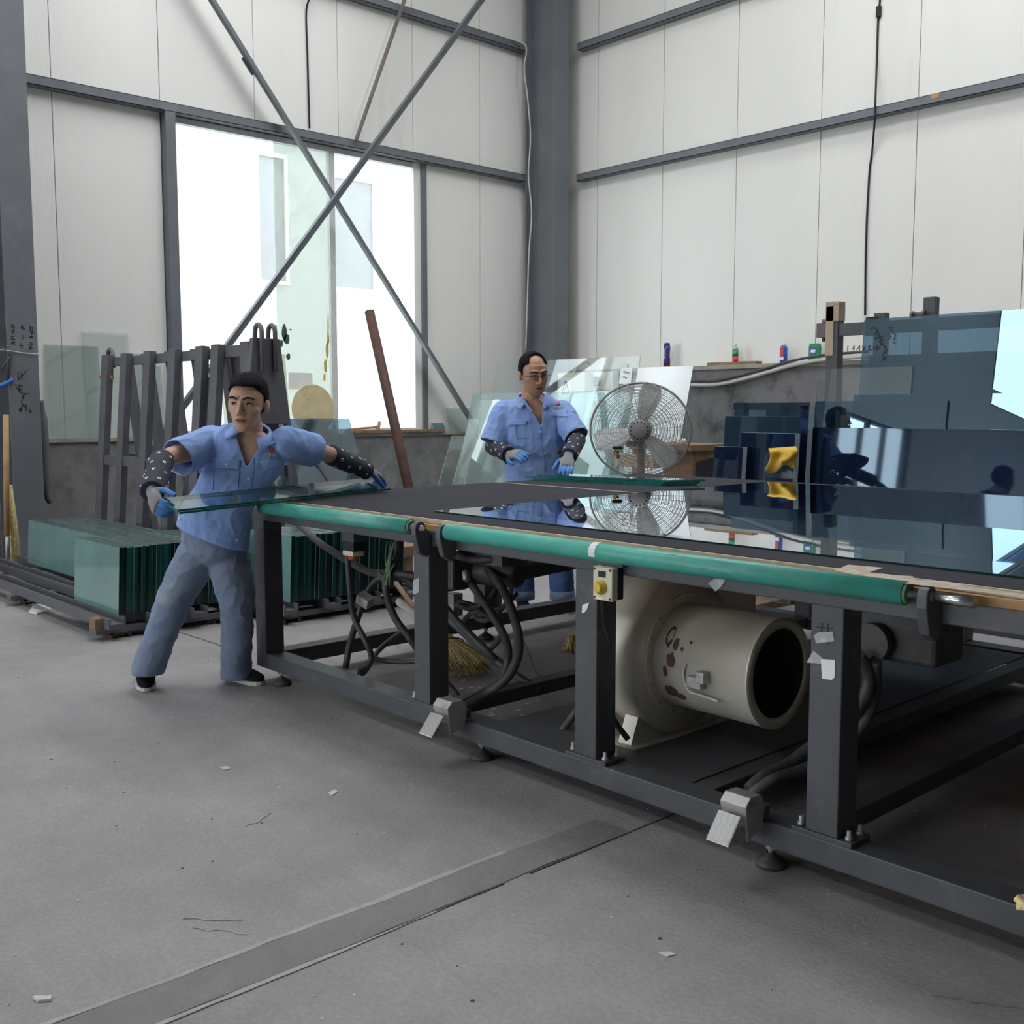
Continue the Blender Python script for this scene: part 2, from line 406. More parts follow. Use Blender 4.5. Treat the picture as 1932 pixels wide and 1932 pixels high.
SKY_STRIPS = [(-7.6,-6.4,XL+.9,-1.0), (-1.3,.3,XL+.9,-5.4), (3.9,5.5,XL+.9,-2.2), (7.0,8.4,-5.6,-.6)]   # y0, y1, x0, x1 of the translucent roof sheets
mb = MB(); ys = [YB] + [v for r in SKY_STRIPS for v in r[:2]] + [YR+.16]
for i in range(0, len(ys), 2): mb.box((XL-.16, ys[i], ZC), (XE+.1, ys[i+1], ZC+.08))
for a, b, x0, x1 in SKY_STRIPS: mb.box((x1, a, ZC), (XE+.1, b, ZC+.08)); mb.box((XL-.16, a, ZC), (x0, b, ZC+.08))
ceiling = mb.build('ceiling', M['roof'], kind='structure')
for a, b, x0, x1 in SKY_STRIPS:
    q = MB(); q.box((x0, a, ZC+.02), (x1, b, ZC+.06)); q.build('skylight_sheet', M['skylight'], ceiling)
for y in (9.62, 3.1, -2.2, -9.9):
    q = MB(); q.box((XL+.5, y-.1, ZC-.45), (XE, y+.1, ZC-.43)); q.box((XL+.5, y-.006, ZC-.43), (XE, y+.006, ZC-.02)); q.box((XL+.5, y-.1, ZC-.02), (XE, y+.1, ZC))
    q.build('rafter', M['steel'], ceiling)

# dado walls
d = MB(); d.box((XL-.04, 3.25, 0), (XL+.09, YR-.19, 1.045)); dado = d.build('wall_dado_left', M['dado'], kind='structure')
d = MB(); d.box((XL-.05, 3.25, 1.045), (XL+.115, YR-.19, 1.078)); d.build('trim', M['dadolip'], dado)
d = MB(); d.box((XL-.04, YB, 0), (XL+.09, DY0, 1.045)); d.box((XL-.04, DY1, 0), (XL+.09, 3.0, 1.045)); d.build('wall_dado_left_far', M['dado'], kind='structure')
d = MB(); d.box((XL, YR-.19, 0), (6, YR+.02, 1.79)); dado_r = d.build('wall_dado_right', M['dado_r'], kind='structure')
d = MB(); d.box((XL, YR-.21, 1.79), (6, YR+.02, 1.835)); d.build('trim', M['dadolip'], dado_r)
# ---- columns, girts, braces: each bolted member is a thing of its own
def hcol(name, flange_x0, flange_x1, yc, half, z1, label):
    t = thing(name, label, 'column', ((flange_x0+flange_x1)/2, yc, 0))
    q = MB(); q.box((flange_x1-.018, yc-half, 0), (flange_x1, yc+half, z1)); q.build('flange', M['steel'], t)
    q = MB(); q.box((flange_x0, yc-half, 0), (flange_x0+.018, yc+half, z1)); q.build('flange', M['steel'], t)
    q = MB(); q.box((flange_x0+.018, yc-.006, 0), (flange_x1-.018, yc+.006, z1)); q.build('web', M['steel'], t)
    q = MB(); q.box((flange_x0-.03, yc-half-.03, 0), (flange_x1+.03, yc+half+.03, .025)); q.build('base_plate', M['steel'], t)
    return t
col_l = hcol('steel_column', XL+.10, -9.60, 3.11, .125, ZC-.45, 'grey steel column with ink notes beside the leaning clear panes')
hcol('steel_column', XL+.09, -9.50, 9.53, .13, ZC-.45, 'grey steel column in the corner of the two white walls')
hcol('steel_column', XL+.10, -9.60, -2.2, .125, ZC-.45, 'grey steel column beside the bright doorway')
# handwriting on the left column: brushed notes in three columns and a larger scrawl
ink = MB()
def stroke(mb, P, pts, w=.006, th=.0015, nrm=(1,0,0)):
    q = [P(a, b) for a, b in pts]
    for a, b in zip(q, q[1:]): mb.bar(a, b, w, th, nrm)
random.seed(11)
PC = lambda x, y: onx(x, y, -9.5985)
def glyph(mb, P, cx, cy, s, w):
    k = random.randint(3, 5)
    for _ in range(k):
        a = random.choice([0, 90, 45, -45, 80, 10]); l = s*random.uniform(.4, 1.0)
        ox, oy = random.uniform(-.35,.35)*s, random.uniform(-.35,.35)*s
        dx, dy = cos(radians(a))*l/2, sin(radians(a))*l/2
        stroke(mb, P, [(cx+ox-dx, cy+oy-dy), (cx+ox+dx, cy+oy+dy)], w)
for cx, ys, s in [(24,(616,626,637,648),8),(41,(618,636,652),9),(59,(618,627,637,648,657),8)]:
    for y in ys: glyph(ink, PC, cx, y, s, .006)
for cx, cy, s in [(41,708,19),(38,733,17),(44,745,16),(46,765,15),(56,776,9),(38,772,8)]: glyph(ink, PC, cx, cy, s, .007)
ink.build('handwriting', M['ink'], col_l, label='black handwritten notes on the grey steel')
wr = MB()
for zpx in ((-10,662),): wr.tube(smooth_path([onx(-40,655,-9.57), onx(20,662,-9.585), onx(45,666,-9.59), onx(72,668,-9.585), onx(76,664,-9.65)], 5), .004, 6)
wr.build('wire_tie', M['cable'], col_l)
def girt(p0, p1, depth, wall, label):
    # C section: web facing the room, two lips
    t = MB(); a, b = V(p0), V(p1); h = .085
    if wall == 'L':
        x0 = XL; t.box((x0, a.y, a.z), (x0+depth, b.y, a.z+.006)); t.box((x0+depth-.006, a.y, a.z), (x0+depth, b.y, a.z+h)); t.box((x0, a.y, a.z+h-.006), (x0+depth, b.y, a.z+h)); t.box((x0, a.y, a.z), (x0+.006, b.y, a.z+h))
    else:
        y0 = YR; t.box((a.x, y0-depth, a.z), (b.x, y0, a.z+.006)); t.box((a.x, y0-depth, a.z), (b.x, y0-depth+.006, a.z+h)); t.box((a.x, y0-depth, a.z+h-.006), (b.x, y0, a.z+h)); t.box((a.x, y0-.006, a.z), (b.x, y0, a.z+h))
    return t.build('wall_girt', M['steel'], None, label, 'beam', 'horizontal wall girts')
girt((0,3.24,4.205), (0,9.39,0), .11, 'L', 'grey channel girt above the big window')
girt((0,3.24,5.79), (0,9.39,0), .11, 'L', 'upper grey girt crossed by the diagonal braces above the window')
girt((-9.49,0,4.19), (XE-.1,0,0), .11, 'R', 'grey girt with an orange rust spot across the right wall')
girt((-9.49,0,5.77), (XE-.1,0,0), .11, 'R', 'upper grey girt on the right wall next to the corner column')
g_r = bpy.data.objects['wall_girt.002']
q = MB(); a = ony(1757,178,YR-.112); b = ony(1771,175,YR-.112); q.box((a.x, YR-.1115, 4.235), (b.x, YR-.1100, 4.275)); q.build('rust_spot', mat('orange_rust', (.50,.27,.10), .8), g_r)

# window: steel posts, white frame, two sashes
t = thing('window_1', None, None, (XL, 6.2, 1.08), kind='structure')
for y0, y1 in ((WY0-.10, WY0), (WY1, WY1+.07)):
    q = MB(); q.box((XL-.02, y0, 1.08), (XL+(.11 if y0 < 5 else .03), y1, 4.205)); q.build('jamb_post', M['steel'], t)
fx0, fx1 = XL-.09, XL-.01
q = MB(); q.box((fx0, WY0, WZ1-.055), (fx1, WY1, WZ1)); q.build('window_frame', M['alu'], t)
q = MB(); q.box((fx0, WY0, WZ0), (fx1, WY1, WZ0+.05)); q.build('window_frame', M['alu'], t)
q = MB(); q.box((fx0, WY0, WZ0+.05), (fx1, WY0+.05, WZ1-.055)); q.build('window_frame', M['alu'], t)
q = MB(); q.box((fx0, WY1-.05, WZ0+.05), (fx1, WY1, WZ1-.055)); q.build('window_frame', M['alu'], t)
ym = onx(625, 500, XL-.05).y
q = MB(); q.box((fx0+.01, ym-.035, WZ0+.05), (fx1, ym+.035, WZ1-.055)); q.build('mullion', M['alu'], t)
q = MB(); q.box((XL-.055, WY0+.05, WZ0+.05), (XL-.050, ym-.035, WZ1-.055)); q.build('pane', M['g_win'], t)
q = MB(); q.box((XL-.055, ym+.035, WZ0+.05), (XL-.050, WY1-.05, WZ1-.055)); q.build('pane', M['g_win'], t)
ys = onx(520, 500, XL-.04).y      # the sliding sash pushed half open behind the mullion: grimy glass
M['g_grime'] = glass('grimy_sash_glass', (.80,.825,.80), .6, 0, .26, (.56,.57,.53))
q = MB(); q.box((XL-.040, ys, WZ0+.06), (XL-.034, ym-.03, WZ1-.06)); q.build('sliding_pane', M['g_grime'], t, label='grimy sliding pane')
# paint spatters and yellow streaks on the sash
M['yellowstain'] = mat('yellow_stain', (.55,.44,.13), .7, 0, .2, 20)
sp = MB()
def blob(mb, P, cx, cy, rx, ry, n=14, th=(.002,0,0), seed=0):
    pts = []
    for k in range(n):
        a = -2*pi*k/n; r = 1 + .35*noise.noise(V((cos(a)*1.7+seed, sin(a)*1.7, seed)))
        pts.append(P(cx + rx*r*cos(a), cy + ry*r*sin(a)))
    mb.prism(pts, V(th))
PG = lambda x, y: onx(x, y, XL-.0335)
blob(sp, PG, 536, 628, 5, 16, seed=2); blob(sp, PG, 541, 640, 6, 9, seed=4); blob(sp, PG, 544, 673, 4, 6, seed=6); blob(sp, PG, 521, 616, 1.6, 2, seed=7); blob(sp, PG, 548, 622, 2, 1.5, seed=8); blob(sp, PG, 531, 648, 3, 8, seed=9)
sp.build('paint_spatter', mat('dark_green_paint', (.05,.09,.085), .6), t)
st = MB()
for k, (x, y, rx, ry) in enumerate([(617,660,3,14),(614,690,3,12),(619,640,2,12),(612,712,2,8),(619,615,1.2,22)]): blob(st, PG, x, y, rx, ry, seed=20+k)
st.build('yellow_stain', M['yellowstain'], t)
q = MB(); q.box((XL-.0345, onx(545,735,XL-.03).y, onx(560,735,XL-.03).z), (XL-.032, onx(590,735,XL-.03).y, onx(560,703,XL-.03).z)); q.build('white_sticker', M['paper'], t)
# sill timber
q = MB(); a = onx(652,822,XL+.05); b = onx(832,826,XL+.05); q.box((XL+.034, a.y, 1.079), (XL+.14, b.y, 1.112)); q.build('sill_plank', M['oldwood'], None, 'weathered wooden plank lying on the ledge below the window', 'plank')
# door bay and high window of the same wall, out of the frame
t = thing('door_1', None, None, (XL, -5.2, 0), kind='structure')
for y in (DY0, DY0+.85, DY0+1.7, DY1-.06):
    q = MB(); q.box((XL-.12, y, 0), (XL-.02, y+.06, DZ1)); q.build('door_frame', M['steel'], t)
q = MB(); q.box((XL-.12, DY0, DZ1-.06), (XL-.02, DY1, DZ1)); q.build('door_frame', M['steel'], t)
t = thing('window_2', None, None, (XL, -12, HZ0), kind='structure')
for y in (HY0, (HY0+HY1)/2, HY1-.06):
    q = MB(); q.box((XL-.12, y, HZ0), (XL-.02, y+.06, HZ1)); q.build('window_frame', M['steel'], t)

# braces in front of the left wall
XB = XL + .22
def brace(p0, p1, w, d, m, label, name='diagonal_brace'):
    q = MB(); q.bar(p0, p1, d, w, (1,0,0)); return q.build(name, m, None, label, 'brace')
A0 = onx(395,-8,XB); A1 = onx(893,800,XB)
dirA = (A1-A0).normalized(); A0 = A0 - dirA*2.6; A1 = A1 + dirA*.35
B0 = onx(912,-5,XB+.07); B1 = onx(437,642,XB+.07); dirB = (B1-B0).normalized(); B0 = B0 - dirB*.75; B1 = B1 + dirB*1.6
def lbar(p0, p1, label, w=.075):
    mb = MB(); p0, p1 = V(p0), V(p1); d = (p1-p0).normalized(); n = V((1,0,0)); s = d.cross(n)
    mb.bar(p0, p1, w, .008, n); mb.bar(p0 + s*w/2 + n*.03, p1 + s*w/2 + n*.03, .008, .06, n)
    return mb.build('diagonal_brace', M['steel'], None, label, 'brace', 'crossed wall braces')
ba = lbar(A0, A1, 'grey angle brace running down from the window top to the leaning panes by the fan')
lbar(B0, B1, 'grey angle brace rising from the glass rack hook towards the corner column')
c = onx(472,122,XB); q = MB(); q.bar(c - dirA*.09, c + dirA*.09, .10, .012, (1,0,0)); q.build('splice_plate', M['steel'], ba)
R0 = onx(765,-6,XL+.16); R1 = onx(672,264,XL+.16); R0 = R0 + (R0-R1).normalized()*2.2
q = MB(); q.bar(R0, R1, .02, .055, (1,0,0)); q.build('tie_bar', M['rustbar'], None, 'dull brown tie bar standing on the girt between the crossed braces', 'bar')
# wiring on the walls
def wire(name, pts, r, m, label, cat='cable', n=6):
    q = MB(); q.tube(smooth_path(pts, 5), r, n); return q.build(name, m, None, label, cat)
wire('wall_cable', [onx(577,-10,XL+.02)+V((0,0,2.3)), V((XL+.123, onx(577,-10,XL+.02).y, 5.95)), V((XL+.123, onx(577,-10,XL+.02).y, 5.70)), onx(578,20,XL+.02), onx(580,100,XL+.015), onx(584,242,XL+.02)], .011, M['black'], 'black cable hanging on the white panels down to the window girt')
wire('wall_cable', [ony(1660,-8,YR-.02)+V((0,0,2.6)), V((ony(1660,-8,YR-.02).x, YR-.123, 5.93)), V((ony(1660,-8,YR-.02).x, YR-.123, 5.70)), ony(1660,-8,YR-.02), ony(1657,30,YR-.015), ony(1654,120,YR-.02), ony(1652,180,YR-.124), ony(1651,205,YR-.124), ony(1650,232,YR-.124), ony(1645,290,YR-.02), ony(1640,330,YR-.015), ony(1634,450,YR-.02), ony(1632,595,YR-.02)], .010, M['black'], 'black cable hanging down the right wall to the glass rack')
q = MB(); a = ony(1658,22,YR-.02); q.box((a.x-.02, YR-.04, a.z-.05), (a.x+.02, YR-.005, a.z+.05)); q.build('cable_joint', M['black'], bpy.data.objects['wall_cable.001'])
wire('wall_cable', [onx(966,74,XL+.14), onx(990,84,XL+.20), onx(993,100,XL+.22), onx(989,130,XL+.2), onx(996,190,XL+.2), onx(1001,260,XL+.2), onx(997,330,XL+.22), onx(1003,400,XL+.2), onx(998,480,XL+.2), onx(994,600,XL+.2), onx(992,660,XL+.2)], .010, M['cable'], 'pale twin cable running down the corner column')
# ---- outside: white neighbour house and yard
M['out_wall'] = mat('outside_white_render', (.40,.405,.40), .9, 0, .03, 1)
M['out_glass'] = mat('outside_window_grey', (.13,.135,.145), .5)
XO = -17.5
q = MB(); q.box((XO-.3, 1.0, 0), (XO, 26, 11)); nb = q.build('neighbour_house', M['out_wall'], None, 'white rendered house seen through the big window', 'building')
for a, b in (((484,292),(538,532)), ((628,335),(703,548))):
    p = onx(*a, XO); r = onx(*b, XO)
    q = MB(); q.box((XO, p.y-.06, r.z-.06), (XO+.06, r.y+.06, r.z)); q.box((XO, p.y-.06, p.z), (XO+.06, r.y+.06, p.z+.06)); q.box((XO, p.y-.06, r.z), (XO+.06, p.y, p.z)); q.box((XO, r.y, r.z), (XO+.06, r.y+.06, p.z))
    wf = q.build('house_window', M['white'], nb)
    q = MB(); q.box((XO, p.y, r.z), (XO+.02, r.y, p.z)); q.build('pane', M['out_glass'], wf)
q = MB(); q.box((-60, -60, -.4), (60, 60, -.21)); q.build('yard_ground', mat('yard_concrete', (.55,.55,.53), .9), kind='structure')
# ================================================================ the glass cutting table
TX0, TX1, TYF, TYB, TZ = -4.73, 1.6, 2.62, 5.52, .915
FY = 2.575                      # front face of the frame
tab = thing('cutting_table', 'large grey steel glass cutting table with charcoal felt top', 'table', (-1.6, 4.0, 0))
SEAM = 4.215
mb = MB(); mb.box((TX0, TYF, .893), (TX1, SEAM-.008, TZ)); top_f = mb.build('felt_top', M['felt'], tab, label='charcoal felt surface')
mb = MB(); mb.box((TX0, SEAM+.008, .893), (TX1, TYB, TZ)); mb.build('felt_top', M['felt'], tab, label='charcoal felt surface')
mb = MB(); mb.box((TX0+.01, SEAM-.008, .89), (-3.66, SEAM+.008, .9162)); mb.box((-3.66, SEAM-.008, .89), (TX1, SEAM+.008, .9145)); mb.build('seam_strip', M['plyedge'], tab, label='pale seam between the felt sheets')
mb = MB(); mb.box((TX0+.005, TYF-.012, .895), (TX1, TYF, .913)); mb.box((TX0-.012, TYF, .895), (TX0, TYB, .9135)); mb.build('plywood_edge', M['plyedge'], tab, label='pale raw plywood edge')
mb = MB(); mb.box((TX0+.01, FY+.005, .858), (TX1, TYB-.03, .894)); mb.build('wood_board', M['wood'], tab, label='orange wooden board under the felt')
# air holes in the felt
mb = MB()
random.seed(3)
for i in range(15):
    for j in range(11):
        x, y = TX0+.25+i*.28, TYF+.25+j*.26
        if x > -3.5 and y < 5.4: continue
        mb.lathe([(.009, 0), (.009, .0006)], (x+random.uniform(-.01,.01), y, TZ), n=8)
mb.build('air_holes', M['black'], tab, kind='stuff')
# worn patches at the edge
M['wear'] = mat('worn_bare_board', (.50,.43,.35), .8, 0, .25, 25, dirt=(.36,.24,.10), damt=.4, dscale=14)
mb = MB()
PT = lambda x, y: onz(x, y, TZ)
def flatblob(mb, pts, z0, th): mb.prism([V((p.x, p.y, z0)) for p in pts][::-1], (0,0,th))
flatblob(mb, [PT(x,y) for x,y in [(1575,1077),(1600,1066),(1668,1072),(1640,1080),(1690,1086),(1722,1088),(1728,1094),(1800,1101),(1830,1107),(1932,1122),(1932,1128),(1840,1116),(1700,1100),(1640,1091)]], TZ, .0012)
mb.build('worn_patch', M['wear'], tab, label='felt worn through to pale board')
# frame
def leg(x0, x1, y0, z0=.15, z1=.82, w=.10):
    q = MB(); q.box((x0, y0, z0), (x1, y0+w, z1)); return q.build('leg', M['steel_d'], tab, bevel=.004)
LEGX = [(-4.70,-4.60), (-3.40,-3.30), (-2.49,-2.39), (-1.58,-1.48), (-.60,-.50)]
for a, b in LEGX: leg(a, b, FY, .075 if a < -4.6 else .165)
for a, b in LEGX: leg(a, b, 5.36)
leg(-4.70, -4.60, 4.0, .075)
def bm_(name, a, b, m='steel_d', bev=.004): q = MB(); q.box(a, b); return q.build(name, M[m], tab, bevel=bev)
bm_('bottom_beam', (-4.60, FY, .075), (TX1-.1, FY+.10, .15)); bm_('bottom_beam', (-4.70, 5.36, .075), (TX1-.1, 5.46, .15))
bm_('end_beam', (-4.70, FY+.10, .075), (-4.60, 5.36, .15))
bm_('top_rail', (-4.70, FY, .818), (TX1-.1, FY+.07, .858)); bm_('top_rail', (-4.70, 5.40, .80), (TX1-.1, 5.46, .858))
bm_('front_rail', (-4.69, FY-.004, .812), (TX1-.1, FY+.045, .872))
bm_('end_rail', (-4.70, FY+.07, .80), (-4.64, 5.40, .858))
for x in (-3.35, -2.95, -2.02, -1.62, -.55): bm_('cross_beam', (x-.04, FY+.10, .085), (x+.04, 5.36, .145))
for x in (-3.35, -1.55): bm_('top_cross_beam', (x-.04, FY+.07, .78), (x+.04, 5.40, .857))
# flanges with bolts where legs meet the bottom beam
for a, b in LEGX[1:]:
    q = MB(); q.box((a-.045, FY-.002, .15), (b+.045, FY+.102, .165)); fl = q.build('foot_flange', M['steel_d'], tab, bevel=.002)
    for bx, by in ((a-.025, FY+.02), (b+.025, FY+.02), (b+.025, FY+.08), (a-.025, FY+.08)):
        q = MB(); q.lathe([(.011,0),(.011,.010),(.007,.010),(.007,.028)], (bx, by, .165), n=8); q.build('bolt', M['cast'], fl)
# levelling feet
def foot(px, py, y=None):
    p = onz(px, py, 0) if y is None else V((px, y, 0))
    q = MB(); q.lathe([(.047,0),(.047,.012),(.040,.020),(.016,.034),(.014,.04)], (p.x, FY+.045 if y is None else p.y, 0), n=20); ft = q.build('levelling_foot', M['rubber'], tab, label='round rubber levelling foot')
    q = MB(); q.lathe([(.009,.034),(.009,.09)], (p.x, FY+.045 if y is None else p.y, 0), n=10); q.lathe([(.016,.052),(.016,.064)], (p.x, FY+.045 if y is None else p.y, 0), n=6, smooth=False); q.build('threaded_rod', M['cast'], ft)
foot(505,1297); foot(878,1440); foot(1419,1650); foot(-.75, 0, FY+.05); foot(-4.65, 0, 5.41); foot(-3.05, 0, 5.41); foot(-4.65, 0, 4.05)
# green rollers with their shafts and brackets
def roller(x0, x1, label):
    q = MB(); q.tube([(x0,2.515,.888),((x0+x1)/2,2.515,.888),(x1,2.515,.888)], .031, 24); r = q.build('roller', M['green'], tab, label=label)
    q = MB(); q.tube([(x0-.03,2.515,.888),(x1+.075,2.515,.888)], .011, 12); q.build('shaft', M['chrome'], r)
    for x in (x0, x1):
        q = MB(); q.lathe([(.0245,-.004),(.026,-.002),(.026,.004),(.0245,.006)], (x + (.003 if x == x1 else -.005),2.515,.888), (1,0,0), 20); q.build('end_cap', M['gtape'] if x == x1 else M['black'], r)
    return r
roller(-4.50, -3.335, 'green roller sleeve at the end where the worker lifts glass'); r2 = roller(-3.10, -1.275, 'long green roller sleeve with white tape')
def bracket(x):
    q = MB(); pts = []
    for k in range(9):
        a = pi*k/8; pts.append(V((x, 2.515+.026*cos(a), .888+.026*sin(a))))
    pts += [V((x,2.489,.86)), V((x,2.51,.79)), V((x,2.545,.77)), V((x,2.571,.79)), V((x,2.571,.86))]
    q.prism(pts, (.028,0,0)); q.build('roller_bracket', M['steel_d'], tab, bevel=.003)
bracket(-3.30); bracket(-3.148); bracket(-1.235)
q = MB(); q.tube([(-1.20,2.515,.888),(-1.10,2.515,.888)], .014, 12); q.build('shaft_stub', M['chrome'], tab)
# tape on the rollers
for cx, m in ((1110, 'paper'),):
    p = ony(cx, 1035, 2.485); q = MB()
    for k in range(7):
        a0 = radians(-25 + 25*k); a1 = radians(0 + 25*k)
        vs = [(p.x, 2.515-.0318*cos(a0), .888+.0318*sin(a0)), (p.x+.028, 2.515-.0318*cos(a0), .888+.0318*sin(a0)), (p.x+.028, 2.515-.0318*cos(a1), .888+.0318*sin(a1)), (p.x, 2.515-.0318*cos(a1), .888+.0318*sin(a1))]
        q.quadplate(vs, (0,-.0004,.0003))
    q.build('tape_strip', M[m], r2)
q = MB(); p = ony(832,996,2.572); q.box((p.x-.02, 2.576, .862), (p.x+.045, 2.580, .888)); q.build('paper_label', M['paper'], tab)
# paper and tape scraps stuck on the legs and rail
def scrap(pts, y, m, name='paper_scrap', th=.001):
    q = MB(); q.prism([ony(a, b, y) for a, b in pts], (0,-th,0)); q.build(name, M[m], tab)
scrap([(1549,1243),(1576,1245),(1575,1278),(1569,1283),(1551,1280)], FY-.001, 'paper')
scrap([(1522,1250),(1535,1227),(1550,1240),(1549,1252)], FY-.0008, 'tape', 'tape_scrap'); scrap([(1536,1199),(1545,1192),(1572,1192),(1574,1210),(1540,1214)], FY-.0008, 'tape', 'tape_scrap')
scrap([(1099,1141),(1112,1137),(1107,1152),(1101,1157),(1098,1156)], FY-.001, 'paper')
scrap([(1336,1100),(1352,1090),(1370,1092),(1362,1106),(1350,1116)], FY-.006, 'tape', 'tape_scrap')
scrap([(780,1095),(791,1090),(790,1118),(779,1122)], FY-.001, 'tape', 'tape_scrap')
inkm = MB(); PL = lambda x, y: ony(x, y, FY-.0012)
for s in ([(1541,1183),(1571,1186)],[(1540,1195),(1574,1197)],[(1551,1175),(1548,1214)],[(1562,1176),(1562,1215)],[(1558,1270),(1563,1258)]): stroke(inkm, PL, s, .003, .0008, (0,1,0))
inkm.build('hash_mark', M['ink'], tab, label='black hash mark in ink', kind='stuff')
# ---- the big float glass sheet
q = MB(); z0 = TZ+.0002
c4 = [V((-3.52,2.78,z0)), V((1.2,2.80,z0)), V((1.2,5.40,z0)), V((-3.62,5.36,z0))]
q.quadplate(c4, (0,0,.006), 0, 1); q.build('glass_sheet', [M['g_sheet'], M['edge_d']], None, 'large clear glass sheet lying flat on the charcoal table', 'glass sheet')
# ---- strips of glass on the table by the second worker
def strip(a, b, wdir, w, z, th, label, group='green edged glass strips'):
    a, b = V((a[0],a[1],z)), V((b[0],b[1],z)); n = V(wdir).normalized()*w
    q = MB(); q.quadplate([a, b, b+n, a+n], (0,0,th), 0, 1)
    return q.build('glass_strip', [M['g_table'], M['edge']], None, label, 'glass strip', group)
p0 = onz(1005,900,TZ+.02); p1 = onz(1247,914,TZ+.01)
for k, (da, db) in enumerate(((.0,.0),(-.06,.02),(.03,.05))):
    d = (p1-p0).normalized(); a = p0 + d*da; b = p1 + d*db
    strip(a, b, (.55,1,0), .22, TZ+.001+k*.0125, .011, ['lowest clear glass strip in front of the worker with glasses','middle clear glass strip in front of the worker with glasses','topmost clear glass strip in front of the worker with glasses'][k])
# ================================================================ under the table
# blower: scroll drum with a wide inlet pipe, axis along the table
bl = thing('blower', 'silver beige industrial blower with wide open inlet under the table', 'blower', (-2.35, 3.06, .15))
bc = V((0, 3.06, .455)); X0, X1, X2 = -2.64, -2.40, -2.00
q = MB()
def ring(r, n=40): return [(bc.y + r*cos(2*pi*k/n), bc.z + r*sin(2*pi*k/n)) for k in range(n)]
q.lathe([(.0,X0),(.275,X0),(.297,X0+.02),(.297,X1-.02),(.285,X1),(.185,X1)], (0,bc.y,bc.z), (1,0,0), 48); drum = q.build('scroll_drum', M['blower'], bl)
q = MB(); q.lathe([(.225,X1),(.225,X1+.008),(.195,X1+.008)], (0,bc.y,bc.z), (1,0,0), 48, smooth=False); fl = q.build('flange_ring', M['blower'], bl)
for k in range(16):
    a = 2*pi*k/16; q = MB(); q.lathe([(.006,0),(.006,.006)], (X1+.008, bc.y+.212*cos(a), bc.z+.212*sin(a)), (1,0,0), 6); q.build('bolt', M['cast'], fl)
q = MB(); q.lathe([(.19,X1-.01),(.19,X2),(.192,X2),(.192,X2+.008),(.155,X2+.008),(.155,X1+.1),(0,X1+.1)], (0,bc.y,bc.z), (1,0,0), 48); pipe = q.build('inlet_pipe', M['blower'], bl)
q = MB(); q.lathe([(.1545,X2+.004),(.1545,X1+.102),(0,X1+.102)], (0,bc.y,bc.z), (1,0,0), 40, caps=False); q.build('inlet_lining', M['blowerdark'], bl)
# outlet box to the back and feet
q = MB(); q.box((X0+.03, 3.06, .50), (X1-.03, 3.55, .74)); q.build('outlet_duct', M['blower'], bl)
for x in (X0+.03, X1-.09):
    q = MB(); q.prism([V((x,2.80,.15)), V((x,3.32,.15)), V((x,3.28,.25)), V((x,2.84,.25))], (.06,0,0)); q.box((x-.02,2.78,.15), (x+.10,3.34,.156)); q.build('mounting_foot', M['blower'], bl)
# flaked rust patches on the drum face and pipe
def cylblob(mb, x, ang, rx, ra, r, seed):
    pts = []
    for k in range(14):
        t = 2*pi*k/14; w = 1 + .5*noise.noise(V((cos(t)*2+seed, sin(t)*2, seed))); a = ang + ra*w*sin(t)
        pts.append(V((x + rx*w*cos(t), bc.y - r*cos(a), bc.z + r*sin(a))))
    mb.add(pts, [tuple(range(14))])
rp = MB()
for k, (x, a, rx, ra) in enumerate(((-2.335,.55,.016,.20),(-2.30,.42,.012,.12),(-2.31,.10,.020,.14),(-2.335,-.12,.012,.10),(-2.325,-.55,.030,.13),(-2.29,-.62,.022,.08),(-2.27,.35,.006,.04),(-2.24,.50,.005,.03))): cylblob(rp, x, a, rx, ra, .1912, 3.1*k+1)
rp.build('rust_patch', M['rust'], pipe, fix=False, label='flaked patches of brown rust', kind='stuff')
# latch on the pipe
lp = ony(1318,1278,bc.y-.185); q = MB(); q.box((lp.x-.03, bc.y-.215, lp.z-.035), (lp.x+.03, bc.y-.180, lp.z+.005)); q.box((lp.x+.015, bc.y-.225, lp.z-.01), (lp.x+.05, bc.y-.185, lp.z+.03)); la = q.build('latch', M['cast'], bl, bevel=.003)
q = MB(); q.tube(smooth_path([(lp.x-.05,bc.y-.19,lp.z+.04),(lp.x-.055,bc.y-.2,lp.z),(lp.x-.03,bc.y-.2,lp.z-.05),(lp.x+.02,bc.y-.2,lp.z-.055),(lp.x+.09,bc.y-.19,lp.z-.065)],4), .004, 6); q.build('wire_loop', M['cable'], la)
q = MB(); q.box((-2.95, 2.68, .146), (-2.06, 5.3, .1495)); q.build('base_plate', M['steel_d'], bl)

# hoses: each its own thing
hn = [0]
def hose(pts, r, label, mats='rubber', name='hose', cat='hose', sub=7, group=None):
    q = MB(); path = smooth_path(pts, sub)
    for p in path: p.z = max(p.z, r*.98)
    q.tube(path, r, 10)
    if name == 'hose': return q.build(name, M[mats], tab)      # plumbed into the table: a part of it
    return q.build(name, M[mats], None, label, cat, group)
D = lambda x, y, yy: ony(x, y, yy)
hose([D(560,985,2.95), D(600,1022,2.95), D(660,1060,2.92), D(700,1080,2.9), D(742,1082,2.9), D(790,1090,2.95), D(812,1120,3.0)], .018, 'thick black hose sagging from the table end to the green cord tie')
hose([D(752,1010,2.95), D(752,1040,2.93), D(738,1075,2.9), D(728,1095,2.9), D(730,1125,2.9), D(745,1165,2.92), D(770,1200,2.95), D(800,1240,3.0), D(860,1310,3.0), D(884,1345,2.98)], .018, 'black hose passing down through the green cord tie to the pedal')
